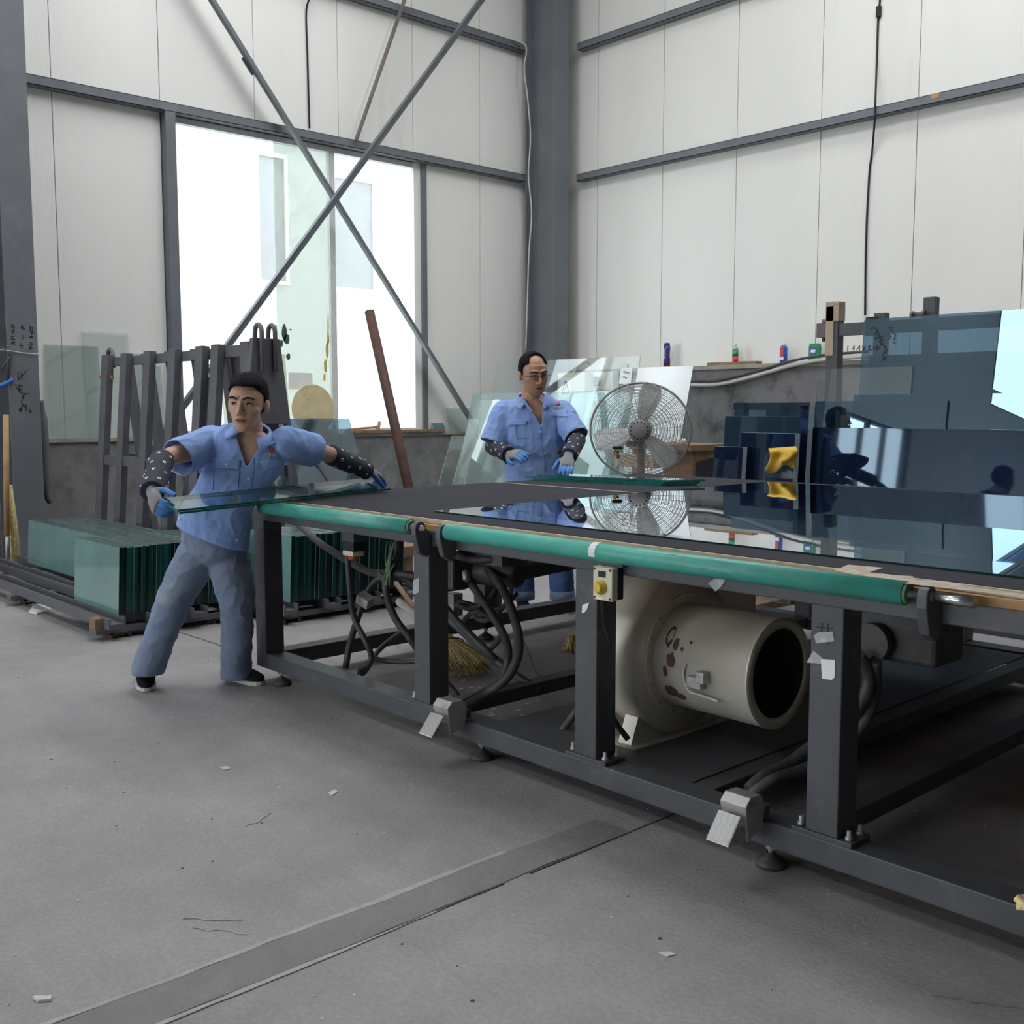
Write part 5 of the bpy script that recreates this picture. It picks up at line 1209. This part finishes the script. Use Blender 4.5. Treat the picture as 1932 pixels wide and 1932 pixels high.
def hair_cap(par, F, cond, dims=(.0825,.1005,.0925), off=(0,-.012,.032), thick=.012, seed=0, lift=None):
    s = F.s; R = F.R(); mb = MB(); seg, rings = 72, 48; vs = []; idx = {}
    nu = lambda a, b: noise.noise(V((a,b,seed)))
    for i in range(rings+1):
        t = pi*i/rings
        for j in range(seg):
            p = 2*pi*j/seg
            d = V((sin(t)*cos(p), sin(t)*sin(p), cos(t)))
            r = 1 + .015*noise.noise(d*9 + V((seed,0,0))) + .012*noise.noise(d*26 + V((0,seed,0)))
            loc = V((dims[0]*d.x*r + off[0], dims[1]*d.y*r + off[1], dims[2]*d.z*r + off[2]))
            if lift: loc = lift(loc)
            vs.append(loc)
    keep = [cond(p) for p in vs]; fs = []
    for i in range(rings):
        for j in range(seg):
            f = (i*seg+j, (i+1)*seg+j, (i+1)*seg+(j+1)%seg, i*seg+(j+1)%seg)
            if sum(keep[k] for k in f) >= 3: fs.append(f)
    mb.add([F.p(p.x*s, p.y*s, p.z*s) for p in vs], fs, 0, True)
    me_o = mb.build('hair', M['hair'], par, fix=False)
    bm = bmesh.new(); bm.from_mesh(me_o.data); bmesh.ops.delete(bm, geom=[v for v in bm.verts if not v.link_faces], context='VERTS'); bmesh.ops.remove_doubles(bm, verts=bm.verts, dist=1e-5); smooth_edges(bm, 12); bmesh.ops.recalc_face_normals(bm, faces=bm.faces); bm.to_mesh(me_o.data); bm.free()
    md = me_o.modifiers.new('thick', 'SOLIDIFY'); md.thickness = thick*s; md.offset = -1
    return me_o
def glove(par, wrist, d, n, side, curl, sc=1.0, thumb=(.5,.6,.2), spread=.10, label='grey knit glove with blue rubber palm', name='glove'):
    # d: towards the fingers, n: back of the hand, side: thumb side
    d, n = V(d).normalized(), V(n); n = (n - d*n.dot(d)).normalized(); s = d.cross(n); s = s if s.dot(V(side)) > 0 else -s
    w = V(wrist); mb = MB(); P = lambda a, b, c: w + (d*a + s*b + n*c)*sc
    loft(mb, [(P(-.075,0,0), s*.031*sc, n*.024*sc), (P(0,0,0), s*.030*sc, n*.022*sc), (P(.035,.0,.002), s*.041*sc, n*.021*sc), (P(.075,0,.002), s*.044*sc, n*.018*sc), (P(.098,0,0), s*.040*sc, n*.014*sc)], 18, power=2.6)
    tips = []
    for i, (off, L) in enumerate(((.031,.068),(.011,.078),(-.011,.073),(-.030,.058))):
        p = P(.088,off,0); ang = 0; pts = [p]; dd = (d + s*off*spread*20).normalized()
        for k, fr in enumerate((.42,.32,.26)):
            ang += curl[i][k] if isinstance(curl[i], (list,tuple)) else curl[i]
            v = dd*cos(ang) - n*sin(ang); pts.append(pts[-1] + v*L*fr*sc)
        limb(mb, pts, [.0115*sc,.0110*sc,.0102*sc,.0085*sc], 10, 3); tips.append(pts)
    b = P(.020,.030,-.004); v1 = (d*thumb[0] + s*thumb[1] - n*thumb[2]).normalized(); v2 = (d*(thumb[0]+.5) + s*thumb[1]*.5 - n*thumb[2]*1.2).normalized()
    pts = [b, b + v1*.035*sc, b + v1*.035*sc + v2*.032*sc, b + v1*.035*sc + v2*.056*sc]
    limb(mb, pts, [.0165*sc,.0135*sc,.0120*sc,.0098*sc], 10, 3)
    me, bm = sculpt(mb, .0032, 2)
    def mf(f):
        c = f.calc_center_median() - w; a = c.dot(d)/sc; h = c.dot(n)/sc
        far = a > .100 or (c.dot(s)/sc > .046 and a > .02)
        return 1 if (h < -.006 and a > .012) or far else 0
    return finish(name, me, bm, [M['g_grey'], M['g_bluep']], par, label, matfn=mf), tips
def arm_guard(par, a, b, r0, r1, view, label='navy sleeve guard with metal eyelets'):
    a, b = V(a), V(b); d = (b-a).normalized(); u = d.orthogonal().normalized(); w = d.cross(u); L = (b-a).length
    mb = MB(); prof = [(r0*.86,0.0),(r0,.0),(r0*1.02,.01),(r0*.99,L*.3),((r0+r1)/2,L*.6),(r1,L-.01),(r1*1.02,L),(r1*.86,L)]
    mb.lathe(prof, a, d, 28); g = mb.build('sleeve_guard', M['guard'], par, label=label)
    q = MB(); h = MB()
    for i in range(4):
        for j in range(6):
            t = (.12 + .25*i)*L; th = 2*pi*(j + .35*(i % 2))/6; rr = r0 + (r1-r0)*t/L
            e = u*cos(th) + w*sin(th); c = a + d*t + e*(rr+.001); tv = e.cross(d)
            q.tube([c + (d*cos(x) + tv*sin(x))*.0064 for x in [2*pi*k/12 for k in range(12)]], .0021, 6, closed=True)
            h.add([c + e*.0006 + (d*cos(x) + tv*sin(x))*.0048 for x in [2*pi*k/10 for k in range(10)]], [tuple(range(10))])
    q.build('eyelets', M['eyelet'], g, kind='stuff'); h.build('eyelet_holes', M['black'], g, kind='stuff')
    return g
def shoe(par, heel, toe, up=(0,0,1), sc=1.0, label='black cloth slip-on shoe with off white sole'):
    heel, toe = V(heel), V(toe); d = toe-heel; L = d.length; d.normalize(); u = V(up); u = (u - d*u.dot(d)).normalized(); s = d.cross(u)
    P = lambda a, z: heel + d*a*L + u*z*sc
    secs = []
    for a, w, h in ((.0,.020,.045),(.04,.030,.062),(.15,.034,.070),(.32,.036,.066),(.5,.041,.056),(.68,.046,.045),(.84,.042,.036),(.95,.028,.028),(1.0,.010,.020)):
        secs.append((P(a, .016+h/2), s*w*sc, u*(h/2+.004)*sc))
    mb = MB(); loft(mb, secs, 18, power=2.3); me, bm = sculpt(mb, .004, 3); o = finish('shoe', me, bm, M['shoe'], par, label)
    mb = MB(); out = []
    for a, w in ((.0,.022),(.03,.031),(.15,.036),(.35,.037),(.55,.043),(.70,.048),(.85,.044),(.95,.031),(1.01,.012)): out.append((a,w))
    ring = [P(a,0) + s*w*sc for a, w in out] + [P(a,0) - s*w*sc for a, w in out[::-1]]
    mb.prism(ring, u*.020*sc); mb.build('sole', M['sole'], o, bevel=.004)
    return o

class Surf:
    def __init__(s, o):
        me = o.data; off = parent_world(o); s.t = BVHTree.FromPolygons([v.co + off for v in me.vertices], [tuple(p.vertices) for p in me.polygons])
    def hit(s, x, y, lift=.003):
        d = _ray(x, y).normalized(); loc, n, i, dist = s.t.ray_cast(EYE, d)
        if loc is None: return None, None
        if n.dot(d) > 0: n = -n
        return loc + n*lift, n
    def patch(s, mb, corners, nu=10, nv=8, lift=.004):
        # corners: tl, tr, br, bl in the photo frame, laid on the cloth
        tl, tr, br, bl = corners; vs = []
        for j in range(nv+1):
            for i in range(nu+1):
                u, v = i/nu, j/nv
                x = (tl[0]*(1-u)+tr[0]*u)*(1-v) + (bl[0]*(1-u)+br[0]*u)*v; y = (tl[1]*(1-u)+tr[1]*u)*(1-v) + (bl[1]*(1-u)+br[1]*u)*v
                h, n = s.hit(x, y, lift)
                vs.append(h if h is not None else (vs[-1] if vs else ond(x, y, 5)))
        mb.add(vs, [(j*(nu+1)+i, j*(nu+1)+i+1, (j+1)*(nu+1)+i+1, (j+1)*(nu+1)+i) for j in range(nv) for i in range(nu)], 0, True)
    def line(s, mb, pts, r=.002, lift=.002, sub=6):
        q = []
        for (x0,y0),(x1,y1) in zip(pts, pts[1:]):
            for k in range(sub):
                h, n = s.hit(x0+(x1-x0)*k/sub, y0+(y1-y0)*k/sub, lift)
                if h is not None: q.append(h)
        h, n = s.hit(*pts[-1], lift)
        if h is not None: q.append(h)
        if len(q) > 1: mb.tube(q, r, 6)
def solid(o, t): md = o.modifiers.new('thick', 'SOLIDIFY'); md.thickness = t; md.offset = 0

def collar(par, F, rx, ry, tip, drop, m):
    # shirt collar: a strip round the neck that folds down to two points in front
    mb = MB(); N = 28; vs = []
    for i in range(N+1):
        a = -1 + 2*i/N; th = a*radians(152); x, y = sin(th), -cos(th)
        fr = abs(a)**2.2
        top = F.p(rx*x*(1-.0*fr), ry*y, .030 - .045*fr); mid = F.p(rx*1.12*x, ry*1.15*y, .036 - .047*fr)
        out = F.p(rx*(1.30+.25*fr)*x + tip[0]*fr*(1 if a > 0 else -1), ry*(1.36+.30*fr)*y + tip[1]*fr, -.008 - drop*fr)
        vs += [top, mid, out]
    fs = []
    for i in range(N):
        for k in range(2): fs.append((3*i+k, 3*i+k+1, 3*i+4+k, 3*i+3+k))
    mb.add(vs, fs, 0, True); o = mb.build('collar', m, par, fix=False); solid(o, .004); return o

def build_person(S):
    par = thing('person', S['label'], 'person', S['base'], 'workers in light blue shirts' if False else None)
    Ft = V(S['front']); Ut = (S['neck'] - S['pelvis']).normalized(); Ft = (Ft - Ut*Ft.dot(Ut)).normalized(); Rt = Ut.cross(Ft)
    F = headframe(*S['head']); hs = F.s
    # ---- body, one continuous skin
    mb = MB(); head_shapes(mb, F, S.get('chub', 0))
    nk = S['neck']; hb = F.p(0, -.012*hs, -.075*hs)
    limb(mb, [nk - Ut*.05 - Ft*.01, (nk+hb)/2 - Ft*.005, hb], [.066*S['nw'], .056*S['nw'], .054*S['nw']], 16)
    tor = []
    nt_ = len(S['torso'])
    for i, (c, a, e) in enumerate(S['torso']):
        k = .036 if i < nt_-4 else .018      # the body stays well under the loose part of the shirt
        tor.append((c + (Ut*.04 if i == 0 else Ut*0), Rt*(a-k), Ft*(e-k)))
    loft(mb, tor, 24, power=2.2)
    for A in S['arms']: limb(mb, [A['sh'], (A['sh']+A['el'])/2, A['el'], (A['el']+A['wr'])/2, A['wr']], [.052,.046,.040,.037,.026], 12)
    for Lg in S['legs']: limb(mb, [Lg['hip'], Lg['knee'], Lg['ankle']], [.085,.055,.040], 12)
    me, bm = sculpt(mb, .0042, 3, .45)
    body = finish('body', me, bm, S['skin'], par)
    face_bits(par, F, S['skin'], gaze=S.get('gaze', (0,0)))
    # ---- shirt
    mb = MB(); tor = [(c, Rt*a, Ft*e) for c, a, e in S['torso']]
    loft(mb, tor, 28, power=2.35)
    for A in S['arms']:
        d = (A['cuff']-A['sh']).normalized()
        limb_pts = [A['sh'] - d*.02, (A['sh']*.5+A['cuff']*.5), A['cuff'], A['cuff'] + d*.045]
        q = smooth_path(limb_pts, 5); rr = [A['sr'][0] + (A['sr'][1]-A['sr'][0])*k/(len(q)-1) for k in range(len(q))]
        mb.tube(q, rr, 18); mb.sphere(q[0], rr[0], 16, 10)
    me, bm = sculpt(mb, .0075, 3, .5)
    wrinkle(bm, S.get('wr', .010), 9.0, (Rt, Ut*.55, Ft), S['seed']); wrinkle(bm, .0045, 20.0, (Rt*.8, Ut*.8, Ft), S['seed']+5)
    nkc = S['neck']; vd = S['vdepth']; vw = S['vwidth']; vdir = S.get('vtilt', 0)
    kill = []
    hem = S['torso'][0][0] + Ut*.012
    for f in bm.faces:
        cc = f.calc_center_median(); c = cc - nkc
        if (cc-hem).dot(Ut) < 0 and all((cc-A['cuff']).length > .14 for A in S['arms']): kill.append(f); continue
        if any((cc-A['cuff']).dot((A['cuff']-A['sh']).normalized()) > 0 and (cc-A['cuff']).length < .16 for A in S['arms']): kill.append(f); continue
        x, y, z = c.dot(Rt), c.dot(Ft), c.dot(Ut)
        t = -z/vd
        if y > 0.0 and t < 1 and abs(x - vdir*max(t,0)) < vw*(1-max(t,0)): kill.append(f)
        elif z > -.01 and sqrt(x*x + y*y) < S['nhole']: kill.append(f)
    bmesh.ops.delete(bm, geom=kill, context='FACES'); smooth_edges(bm, 10)
    shirt = finish('shirt', me, bm, M['shirt'], par, S['shirt_label'])
    md = shirt.modifiers.new('thick', 'SOLIDIFY'); md.thickness = .004; md.offset = -1
    surf = Surf(shirt)
    CF = Frame(nkc + Ut*S.get('cz', 0), Rt, Ft, Ut)
    collar(par, CF, S['crx'], S['cry'], S['ctip'], S['cdrop'], M['shirt_l'])
    # ---- trousers
    mb = MB(); P = S['pelvis']
    mb.sphere(P, (.155*S['hipw'],.12,.12), 18, 12, R=Matrix((Rt, Ft, Ut)).transposed())
    for Lg in S['legs']: limb(mb, [Lg['hip'], (Lg['hip']+Lg['knee'])/2, Lg['knee'], (Lg['knee']*.45+Lg['hem']*.55), Lg['hem']], Lg['r'], 18)
    me, bm = sculpt(mb, .0075, 3, .5); wrinkle(bm, .009, 7.5, (Rt, V((0,0,.9)), Ft), S['seed']+2); wrinkle(bm, .0032, 22.0, (Rt*.5, V((0,0,1.2)), Ft*.5), S['seed']+3)
    for Lg in S['legs']:
        zc = Lg['hem'].z - .012
        bmesh.ops.delete(bm, geom=[f for f in bm.faces if f.calc_center_median().z < zc and (f.calc_center_median()-Lg['hem']).length < .13], context='FACES')
    smooth_edges(bm, 8); tr = finish('trousers', me, bm, S['jm'], par, S['jlabel']); md = tr.modifiers.new('thick', 'SOLIDIFY'); md.thickness = .004; md.offset = -1
    # ---- sleeves guards
    for A in S['arms']:
        d = (A['wr']-A['el']).normalized()
        arm_guard(par, A['g0'], A['g1'], A['gr'][0], A['gr'][1], None)
    return par, F, surf, Rt, Ft, Ut
def emblem(par, surf, cx, cy, w):
    e = MB(); h = [surf.hit(cx-w*.22, cy, .006)[0], surf.hit(cx+w*.22, cy, .006)[0], surf.hit(cx+w*.05, cy-w*.32, .006)[0], surf.hit(cx-w*.05, cy-w*.32, .006)[0]]
    if None in h: return
    e.add(h, [(0,1,2,3)]); o = e.build('emblem', mat('emblem_red', (.55,.01,.06), .6), par, label='small red mountain shaped emblem', fix=False); solid(o, .002)
    b = MB(); surf.line(b, [(cx-w*.24, cy+w*.03), (cx+w*.24, cy+w*.03)], .0016, .005); b.build('emblem_base', mat('emblem_blue', (.04,.03,.32), .6), o)
    t = MB(); random.seed(int(cx))
    for k in range(4):
        gx = cx - w*.45 + w*.30*k; gy = cy + w*.26
        for s in range(4):
            a = random.choice([0,90,40,-40]); l = w*.11
            surf.line(t, [(gx-cos(radians(a))*l, gy-sin(radians(a))*l+random.uniform(-.05,.05)*w), (gx+cos(radians(a))*l, gy+sin(radians(a))*l)], .0013, .005, 2)
    if t.v: t.build('embroidered_text', mat('yellow_thread', (.60,.55,.25), .8), o)
def buttons(par, surf, pts, r=.0065):
    for x, y in pts:
        h, n = surf.hit(x, y, .004)
        if h is None: continue
        q = MB(); q.lathe([(r,0),(r,.002),(r*.7,.003),(r*.35,.0022),(0,.0022)], h, n, 14); q.build('button', M['button'], par)

# ---------------------------------------------------------------- worker at the table end
D1 = ond
tors1 = [(D1(400,1016,5.02), .172, .110), (D1(404,985,5.005), .168, .112), (D1(420,942,4.995), .142, .108), (D1(448,900,5.01), .154, .116), (D1(466,866,5.00), .170, .118), (D1(472,838,4.98), .174, .102), (D1(475,822,4.97), .138, .083), (D1(477,810,4.96), .080, .068)]
w1 = dict(label='person in light blue work shirt and faded jeans lifting a glass strip', base=onz(370,1296,0), front=-FWD + RGT*.10,
    neck=D1(477,812,4.955), pelvis=D1(404,1022,5.055), head=(D1(468,762,4.91), radians(-7), radians(5), radians(-3), 1.085), nw=.93, chub=0.0,
    torso=tors1, skin=M['skin1'], seed=1.0, hipw=1.02, vdepth=.155, vwidth=.078, vtilt=.045, nhole=.078, crx=.072, cry=.066, ctip=(.028,.018), cdrop=.052, cz=-.004, gaze=(-.6,0),
    shirt_label='light blue short sleeved work shirt', jm=M['jeans'], jlabel='faded blue jeans',
    arms=[dict(sh=D1(398,838,5.0), el=D1(312,866,4.75), wr=D1(289,928,4.47), cuff=D1(335,864,4.83), sr=(.082,.088), g0=D1(306,868,4.74), g1=D1(287,928,4.475), gr=(.054,.050)),
          dict(sh=D1(546,838,5.01), el=D1(622,858,5.25), wr=D1(692,888,5.50), cuff=D1(592,850,5.15), sr=(.080,.080), g0=D1(624,858,5.26), g1=D1(692,888,5.50), gr=(.052,.046))],
    legs=[dict(hip=D1(372,1050,5.08), knee=D1(325,1140,5.06), ankle=onz(276,1268,.09) if False else D1(280,1262,5.14), hem=D1(278,1266,5.12), r=[.100,.094,.078,.072,.074]),
          dict(hip=D1(430,1050,5.08), knee=D1(447,1142,5.09), ankle=D1(448,1270,5.25), hem=D1(446,1274,5.25), r=[.100,.094,.078,.072,.074])])
p1, F1, su1, R1_, Ft1, U1 = build_person(w1)
def lift1(p): return V((p.x, p.y + (.010 if p.z > .07 and p.y > .02 else 0), p.z + (.012 if p.z > .06 else 0)))
hair_cap(p1, F1, lambda p: (p.z > .078) or (p.y < .045 and p.z > .045) or (p.y < .012 and p.z > -.012 and abs(p.x) > .03) or (p.y < -.02 and p.z > -.052), lift=lift1, seed=3)
# pockets, placket, buttons, emblem
q = MB(); su1.patch(q, [(403,865),(454,868),(452,886),(401,882)]); o = q.build('pocket_flap', M['shirt_l'], p1, fix=False); solid(o, .004)
q = MB(); su1.patch(q, [(490,870),(531,866),(529,880),(498,886)]); o = q.build('pocket_flap', M['shirt_l'], p1, fix=False); solid(o, .004)
q = MB()
for ln in ([(403,865),(401,882),(452,887),(454,868)], [(490,870),(497,886),(529,881)], [(476,852),(480,880),(474,915),(468,935)], [(404,868),(402,925)], [(452,888),(448,930)]): su1.line(q, ln, .0016)
q.build('seams', M['stitch'], p1)
buttons(p1, su1, [(427,876),(469,903),(462,938),(340,979),(446,1019)])
emblem(p1, su1, 513, 852, 26)
q = MB(); su1.patch(q, [(496,820),(508,827),(522,837),(481,852)], 10, 8, .008); o = q.build('lapel', M['shirt_l'], p1, fix=False); solid(o, .004)
q = MB(); su1.patch(q, [(441,818),(450,816),(473,850),(466,853)], 8, 8, .007); o = q.build('lapel', M['shirt_l'], p1, fix=False); solid(o, .004)
# gloves
gA = V(w1['arms'][0]['wr'])
g1, t1 = glove(p1, D1(289,932,4.46), D1(302,968,4.36)-D1(289,932,4.46), -RGT*.9 + V((0,0,.25)) - FWD*.45, UPV*.2 - FWD*.9 + RGT*.1, [(.7,.6,.5),(.75,.6,.5),(.8,.6,.5),(.8,.6,.5)], 1.0, (.55,.55,.55))
g2, t2 = glove(p1, D1(694,887,5.505), D1(716,899,5.60)-D1(694,887,5.505), V((0,0,1))*.9 + RGT*.35 - FWD*.2, -FWD - RGT*.3, [(.25,.25,.2)]*4, 1.0, (.5,.7,.3))
# shoes
shoe(p1, onz(272,1268,.03), onz(277,1306,.0)+V((0,0,0)), label='black slip-on shoe with lifted heel')
a_, b_ = onz(424,1278,0), onz(487,1291,0); d_ = (b_-a_).normalized(); shoe(p1, a_, a_ + d_*.275)
# the strips he lifts
e0 = D1(334,966,4.34); e1 = D1(716,929,5.52); e1.z = TZ + .020
dv = (e1-e0).normalized(); sv = dv.cross(V((0,0,1))).normalized()   # towards the camera side
wv = -sv*.105 + V((0,0,.044))                                        # across the strip, far edge a little higher
nv = dv.cross(-wv).normalized(); nv = nv if nv.z > 0 else -nv
for k, (lo, hi, lb) in enumerate(((0.02, .10, 'lower clear glass strip lifted by the worker at the table end'), (0.0, -.02, 'upper clear glass strip lifted by the worker at the table end'))):
    a = e0 + dv*lo + nv*(-.0120 if k == 0 else 0.); b = e1 + dv*hi + nv*(-.0120 if k == 0 else 0.)
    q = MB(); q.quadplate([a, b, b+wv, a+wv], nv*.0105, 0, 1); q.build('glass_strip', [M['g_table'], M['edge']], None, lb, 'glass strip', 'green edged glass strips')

# ---------------------------------------------------------------- worker with glasses behind the table
tors2 = [(D1(1012,945,7.06), .205, .150), (D1(1012,905,7.05), .205, .152), (D1(1010,860,7.04), .205, .150), (D1(1009,815,7.02), .210, .140), (D1(1008,783,7.0), .215, .125), (D1(1006,762,6.99), .180, .100), (D1(1004,748,6.99), .10, .08)]
w2 = dict(label='person with glasses in light blue work shirt standing behind the table', base=V((-5.10,4.90,0)), front=-FWD + RGT*.12,
    neck=D1(1003,750,6.98), pelvis=D1(1013,915,7.06), head=(D1(1006,706,6.93), radians(24), radians(14), radians(4), 1.13), nw=1.18, chub=.007,
    torso=tors2, skin=M['skin2'], seed=4.0, hipw=1.15, vdepth=.19, vwidth=.062, vtilt=.035, nhole=.086, crx=.082, cry=.076, ctip=(.030,.018), cdrop=.055, cz=-.004, gaze=(.3,-.6), wr=.009,
    shirt_label='light blue short sleeved work shirt', jm=M['jeans_d'], jlabel='blue work trousers with pale cuffs',
    arms=[dict(sh=D1(950,785,7.0), el=D1(931,842,6.98), wr=D1(962,858,6.78), cuff=D1(932,836,6.98), sr=(.086,.094), g0=D1(929,842,6.97), g1=D1(960,858,6.79), gr=(.056,.052)),
          dict(sh=D1(1062,783,6.99), el=D1(1090,832,6.88), wr=D1(1072,862,6.55), cuff=D1(1087,824,6.885), sr=(.084,.080), g0=D1(1089,830,6.87), g1=D1(1073,861,6.56), gr=(.056,.052))],
    legs=[dict(hip=D1(985,915,7.08), knee=D1(985,1025,7.12), ankle=D1(985,1135,7.18), hem=D1(985,1118,7.18), r=[.115,.105,.088,.082,.080]),
          dict(hip=D1(1042,915,7.08), knee=D1(1055,1025,7.12), ankle=D1(1062,1135,7.18), hem=D1(1061,1118,7.18), r=[.115,.105,.088,.082,.080])])
p2, F2, su2, R2_, Ft2, U2 = build_person(w2)
def lift2(p): return V((p.x, p.y, p.z + (.006 if p.z > .06 else 0)))
hair_cap(p2, F2, lambda p: (p.z > .112 and abs(p.x) > .0 and p.y < .02) or (p.z > .06 and p.y < .062 - .55*(p.z-.06) and abs(p.x) > .045) or (p.y < .02 and p.z > -.004 and abs(p.x) > .04) or (p.y < -.02 and p.z > -.048), seed=9, lift=lift2, thick=.010)
q = MB(); su2.patch(q, [(960,790),(995,794),(994,801),(960,803)]); o = q.build('pocket_flap', M['shirt_l'], p2, fix=False); solid(o, .004)
q = MB(); su2.patch(q, [(1041,776),(1070,774),(1071,787),(1043,785)]); o = q.build('pocket_flap', M['shirt_l'], p2, fix=False); solid(o, .004)
q = MB()
for ln in ([(960,803),(995,800)], [(973,803),(976,828),(1000,826)], [(1043,785),(1058,782),(1071,787)], [(1047,787),(1049,815),(1068,814)], [(1017,784),(1020,815),(1026,855),(1029,890)]): su2.line(q, ln, .0018)
q.build('seams', M['stitch'], p2)
buttons(p2, su2, [(1019,815),(1028,855)])
emblem(p2, su2, 1053, 764, 18)
q = MB(); su2.patch(q, [(1026,752),(1036,757),(1036,764),(1018,780)], 8, 8, .008); o = q.build('lapel', M['shirt_l'], p2, fix=False); solid(o, .004)
q = MB(); su2.patch(q, [(983,756),(990,756),(1010,778),(1004,780)], 8, 8, .008); o = q.build('lapel', M['shirt_l'], p2, fix=False); solid(o, .004)
g3, t3 = glove(p2, D1(961,858,6.79), D1(988,857,6.66)-D1(961,858,6.79), V((0,0,.8)) - RGT*.3 - FWD*.5, V((0,0,.5)) - FWD*.8, [(.3,.3,.25)]*4, 1.05, (.6,.6,.2), .16)
g4, t4 = glove(p2, D1(1072,864,6.53), D1(1068,886,6.42)-D1(1072,864,6.53), V((0,0,.7)) - FWD*.7, -RGT, [(.1,.15,.1)]*4, 1.05, (.5,.7,.25), .12)
fdir = V((Ft2.x, Ft2.y, 0)).normalized()
for px in (984, 1062):
    h = D1(px, 1140, 7.2); h.z = 0; shoe(p2, h - fdir*.06, h + fdir*.21)
for px in (985, 1061):
    c = D1(px,1122,7.18); q = MB(); q.lathe([(.080,-.03),(.086,-.028),(.087,.03),(.082,.032)], c, (0,0,1), 24); q.build('trouser_cuff', M['jeans_c'], p2)
# glasses
sG = F2.s; PG2 = lambda x, y, z: F2.p(x*sG, y*sG, z*sG)
gl = MB()
for k in (-1,1):
    gl.tube([PG2(k*.032 + .021*cos(a), .098 - .010*abs(cos(a))*(1 if k*cos(a) > 0 else .2), .004 + .014*sin(a)) for a in [2*pi*i/18 for i in range(18)]], .0013, 6, closed=True)
    gl.tube([PG2(k*.053,.090,.008), PG2(k*.078,.070,.008), PG2(k*.084,.0,.004)], .0014, 6)
gl.tube([PG2(-.012,.100,.008), PG2(0,.104,.010), PG2(.012,.100,.008)], .0014, 6)
gs = gl.build('spectacles', M['black'], p2, label='thin wire framed spectacles')
for k in (-1,1):
    q = MB(); q.add([PG2(k*.032 + .020*cos(a), .096, .004 + .0132*sin(a)) for a in [2*pi*i/18 for i in range(18)]], [tuple(range(18))]); q.build('lens', M['g_clear'], gs, fix=False)

# ================================================================ litter on the floor
random.seed(33)
def flecks(n, x0, x1, y0, y1, m, name, label, cat, smin=.002, smax=.007):
    q = MB()
    for _ in range(n):
        x, y = random.uniform(x0, x1), random.uniform(y0, y1); r = random.uniform(smin, smax); k = random.randint(3, 5); a0 = random.uniform(0, 6)
        if (-6.6 < x < -5.0 and y > 4.2) or (-8.2 < x < -5.4 and y > 2.0): continue      # kept off piles, pole and trestle
        q.prism([V((x + r*cos(a0+2*pi*i/k)*random.uniform(.5,1.3), y + r*sin(a0+2*pi*i/k), .0006)) for i in range(k)], (0,0,.0015))
    return q.build(name, M[m], None, label, cat, None, 'stuff')
M['chip'] = mat('glass_chip', (.56,.58,.57), .4); M['grit'] = mat('dark_grit', (.10,.09,.09), .9)
flecks(420, -7.5, .8, -.2, 5.2, 'chip', 'glass_chips', 'tiny pale glass chips scattered over the grey floor', 'glass chips', .0015, .0048)
flecks(260, -7.0, .8, -.2, 5.2, 'grit', 'floor_grit', 'specks of dark grit scattered over the grey floor', 'grit', .0015, .006)
def shard(pts, label, m='g_frost', th=.006):
    q = MB(); q.prism([onz(x, y, .001) for x, y in pts][::-1], (0,0,th)); q.build('glass_shard', [M[m], M['edge_l']], None, label, 'glass shard')
shard([(62,1884),(70,1882),(90,1883),(97,1881),(96,1889),(72,1891),(66,1888)], 'small broken glass piece lying alone on the open floor', 'chip')
shard([(619,1496),(632,1490),(637,1494),(626,1502)], 'pale flat chip on the floor before the small foot pedal', 'chip', .002)
shard([(1242,1798),(1262,1796),(1276,1801),(1258,1806)], 'pale flat chip on the floor below the large foot pedal', 'chip', .002)
shard([(414,1448),(428,1446),(436,1450),(424,1453)], 'thin pale chip on the floor in front of the first worker', 'chip', .002)
# chips under the table
flecks(40, -4.0, -3.2, 3.0, 3.6, 'chip', 'glass_chips', 'swept glass chips lying under the table end', 'glass chips', .004, .018)
# offcut block behind the table end
q = MB(); a = onz(715,1062,0) if False else ony(690,1030,4.6); b = ony(745,1040,4.6); q.box((a.x, 4.6, a.z-.06), (b.x, 4.9, a.z+.02)); q.bar((a.x+.05,4.75,0), (a.x+.05,4.75,a.z-.06), .06, .06); q.bar((b.x-.05,4.75,0), (b.x-.05,4.75,a.z-.06), .06, .06); q.build('timber_trestle', M['oldwood'], None, 'low brown timber trestle beyond the table end', 'trestle')
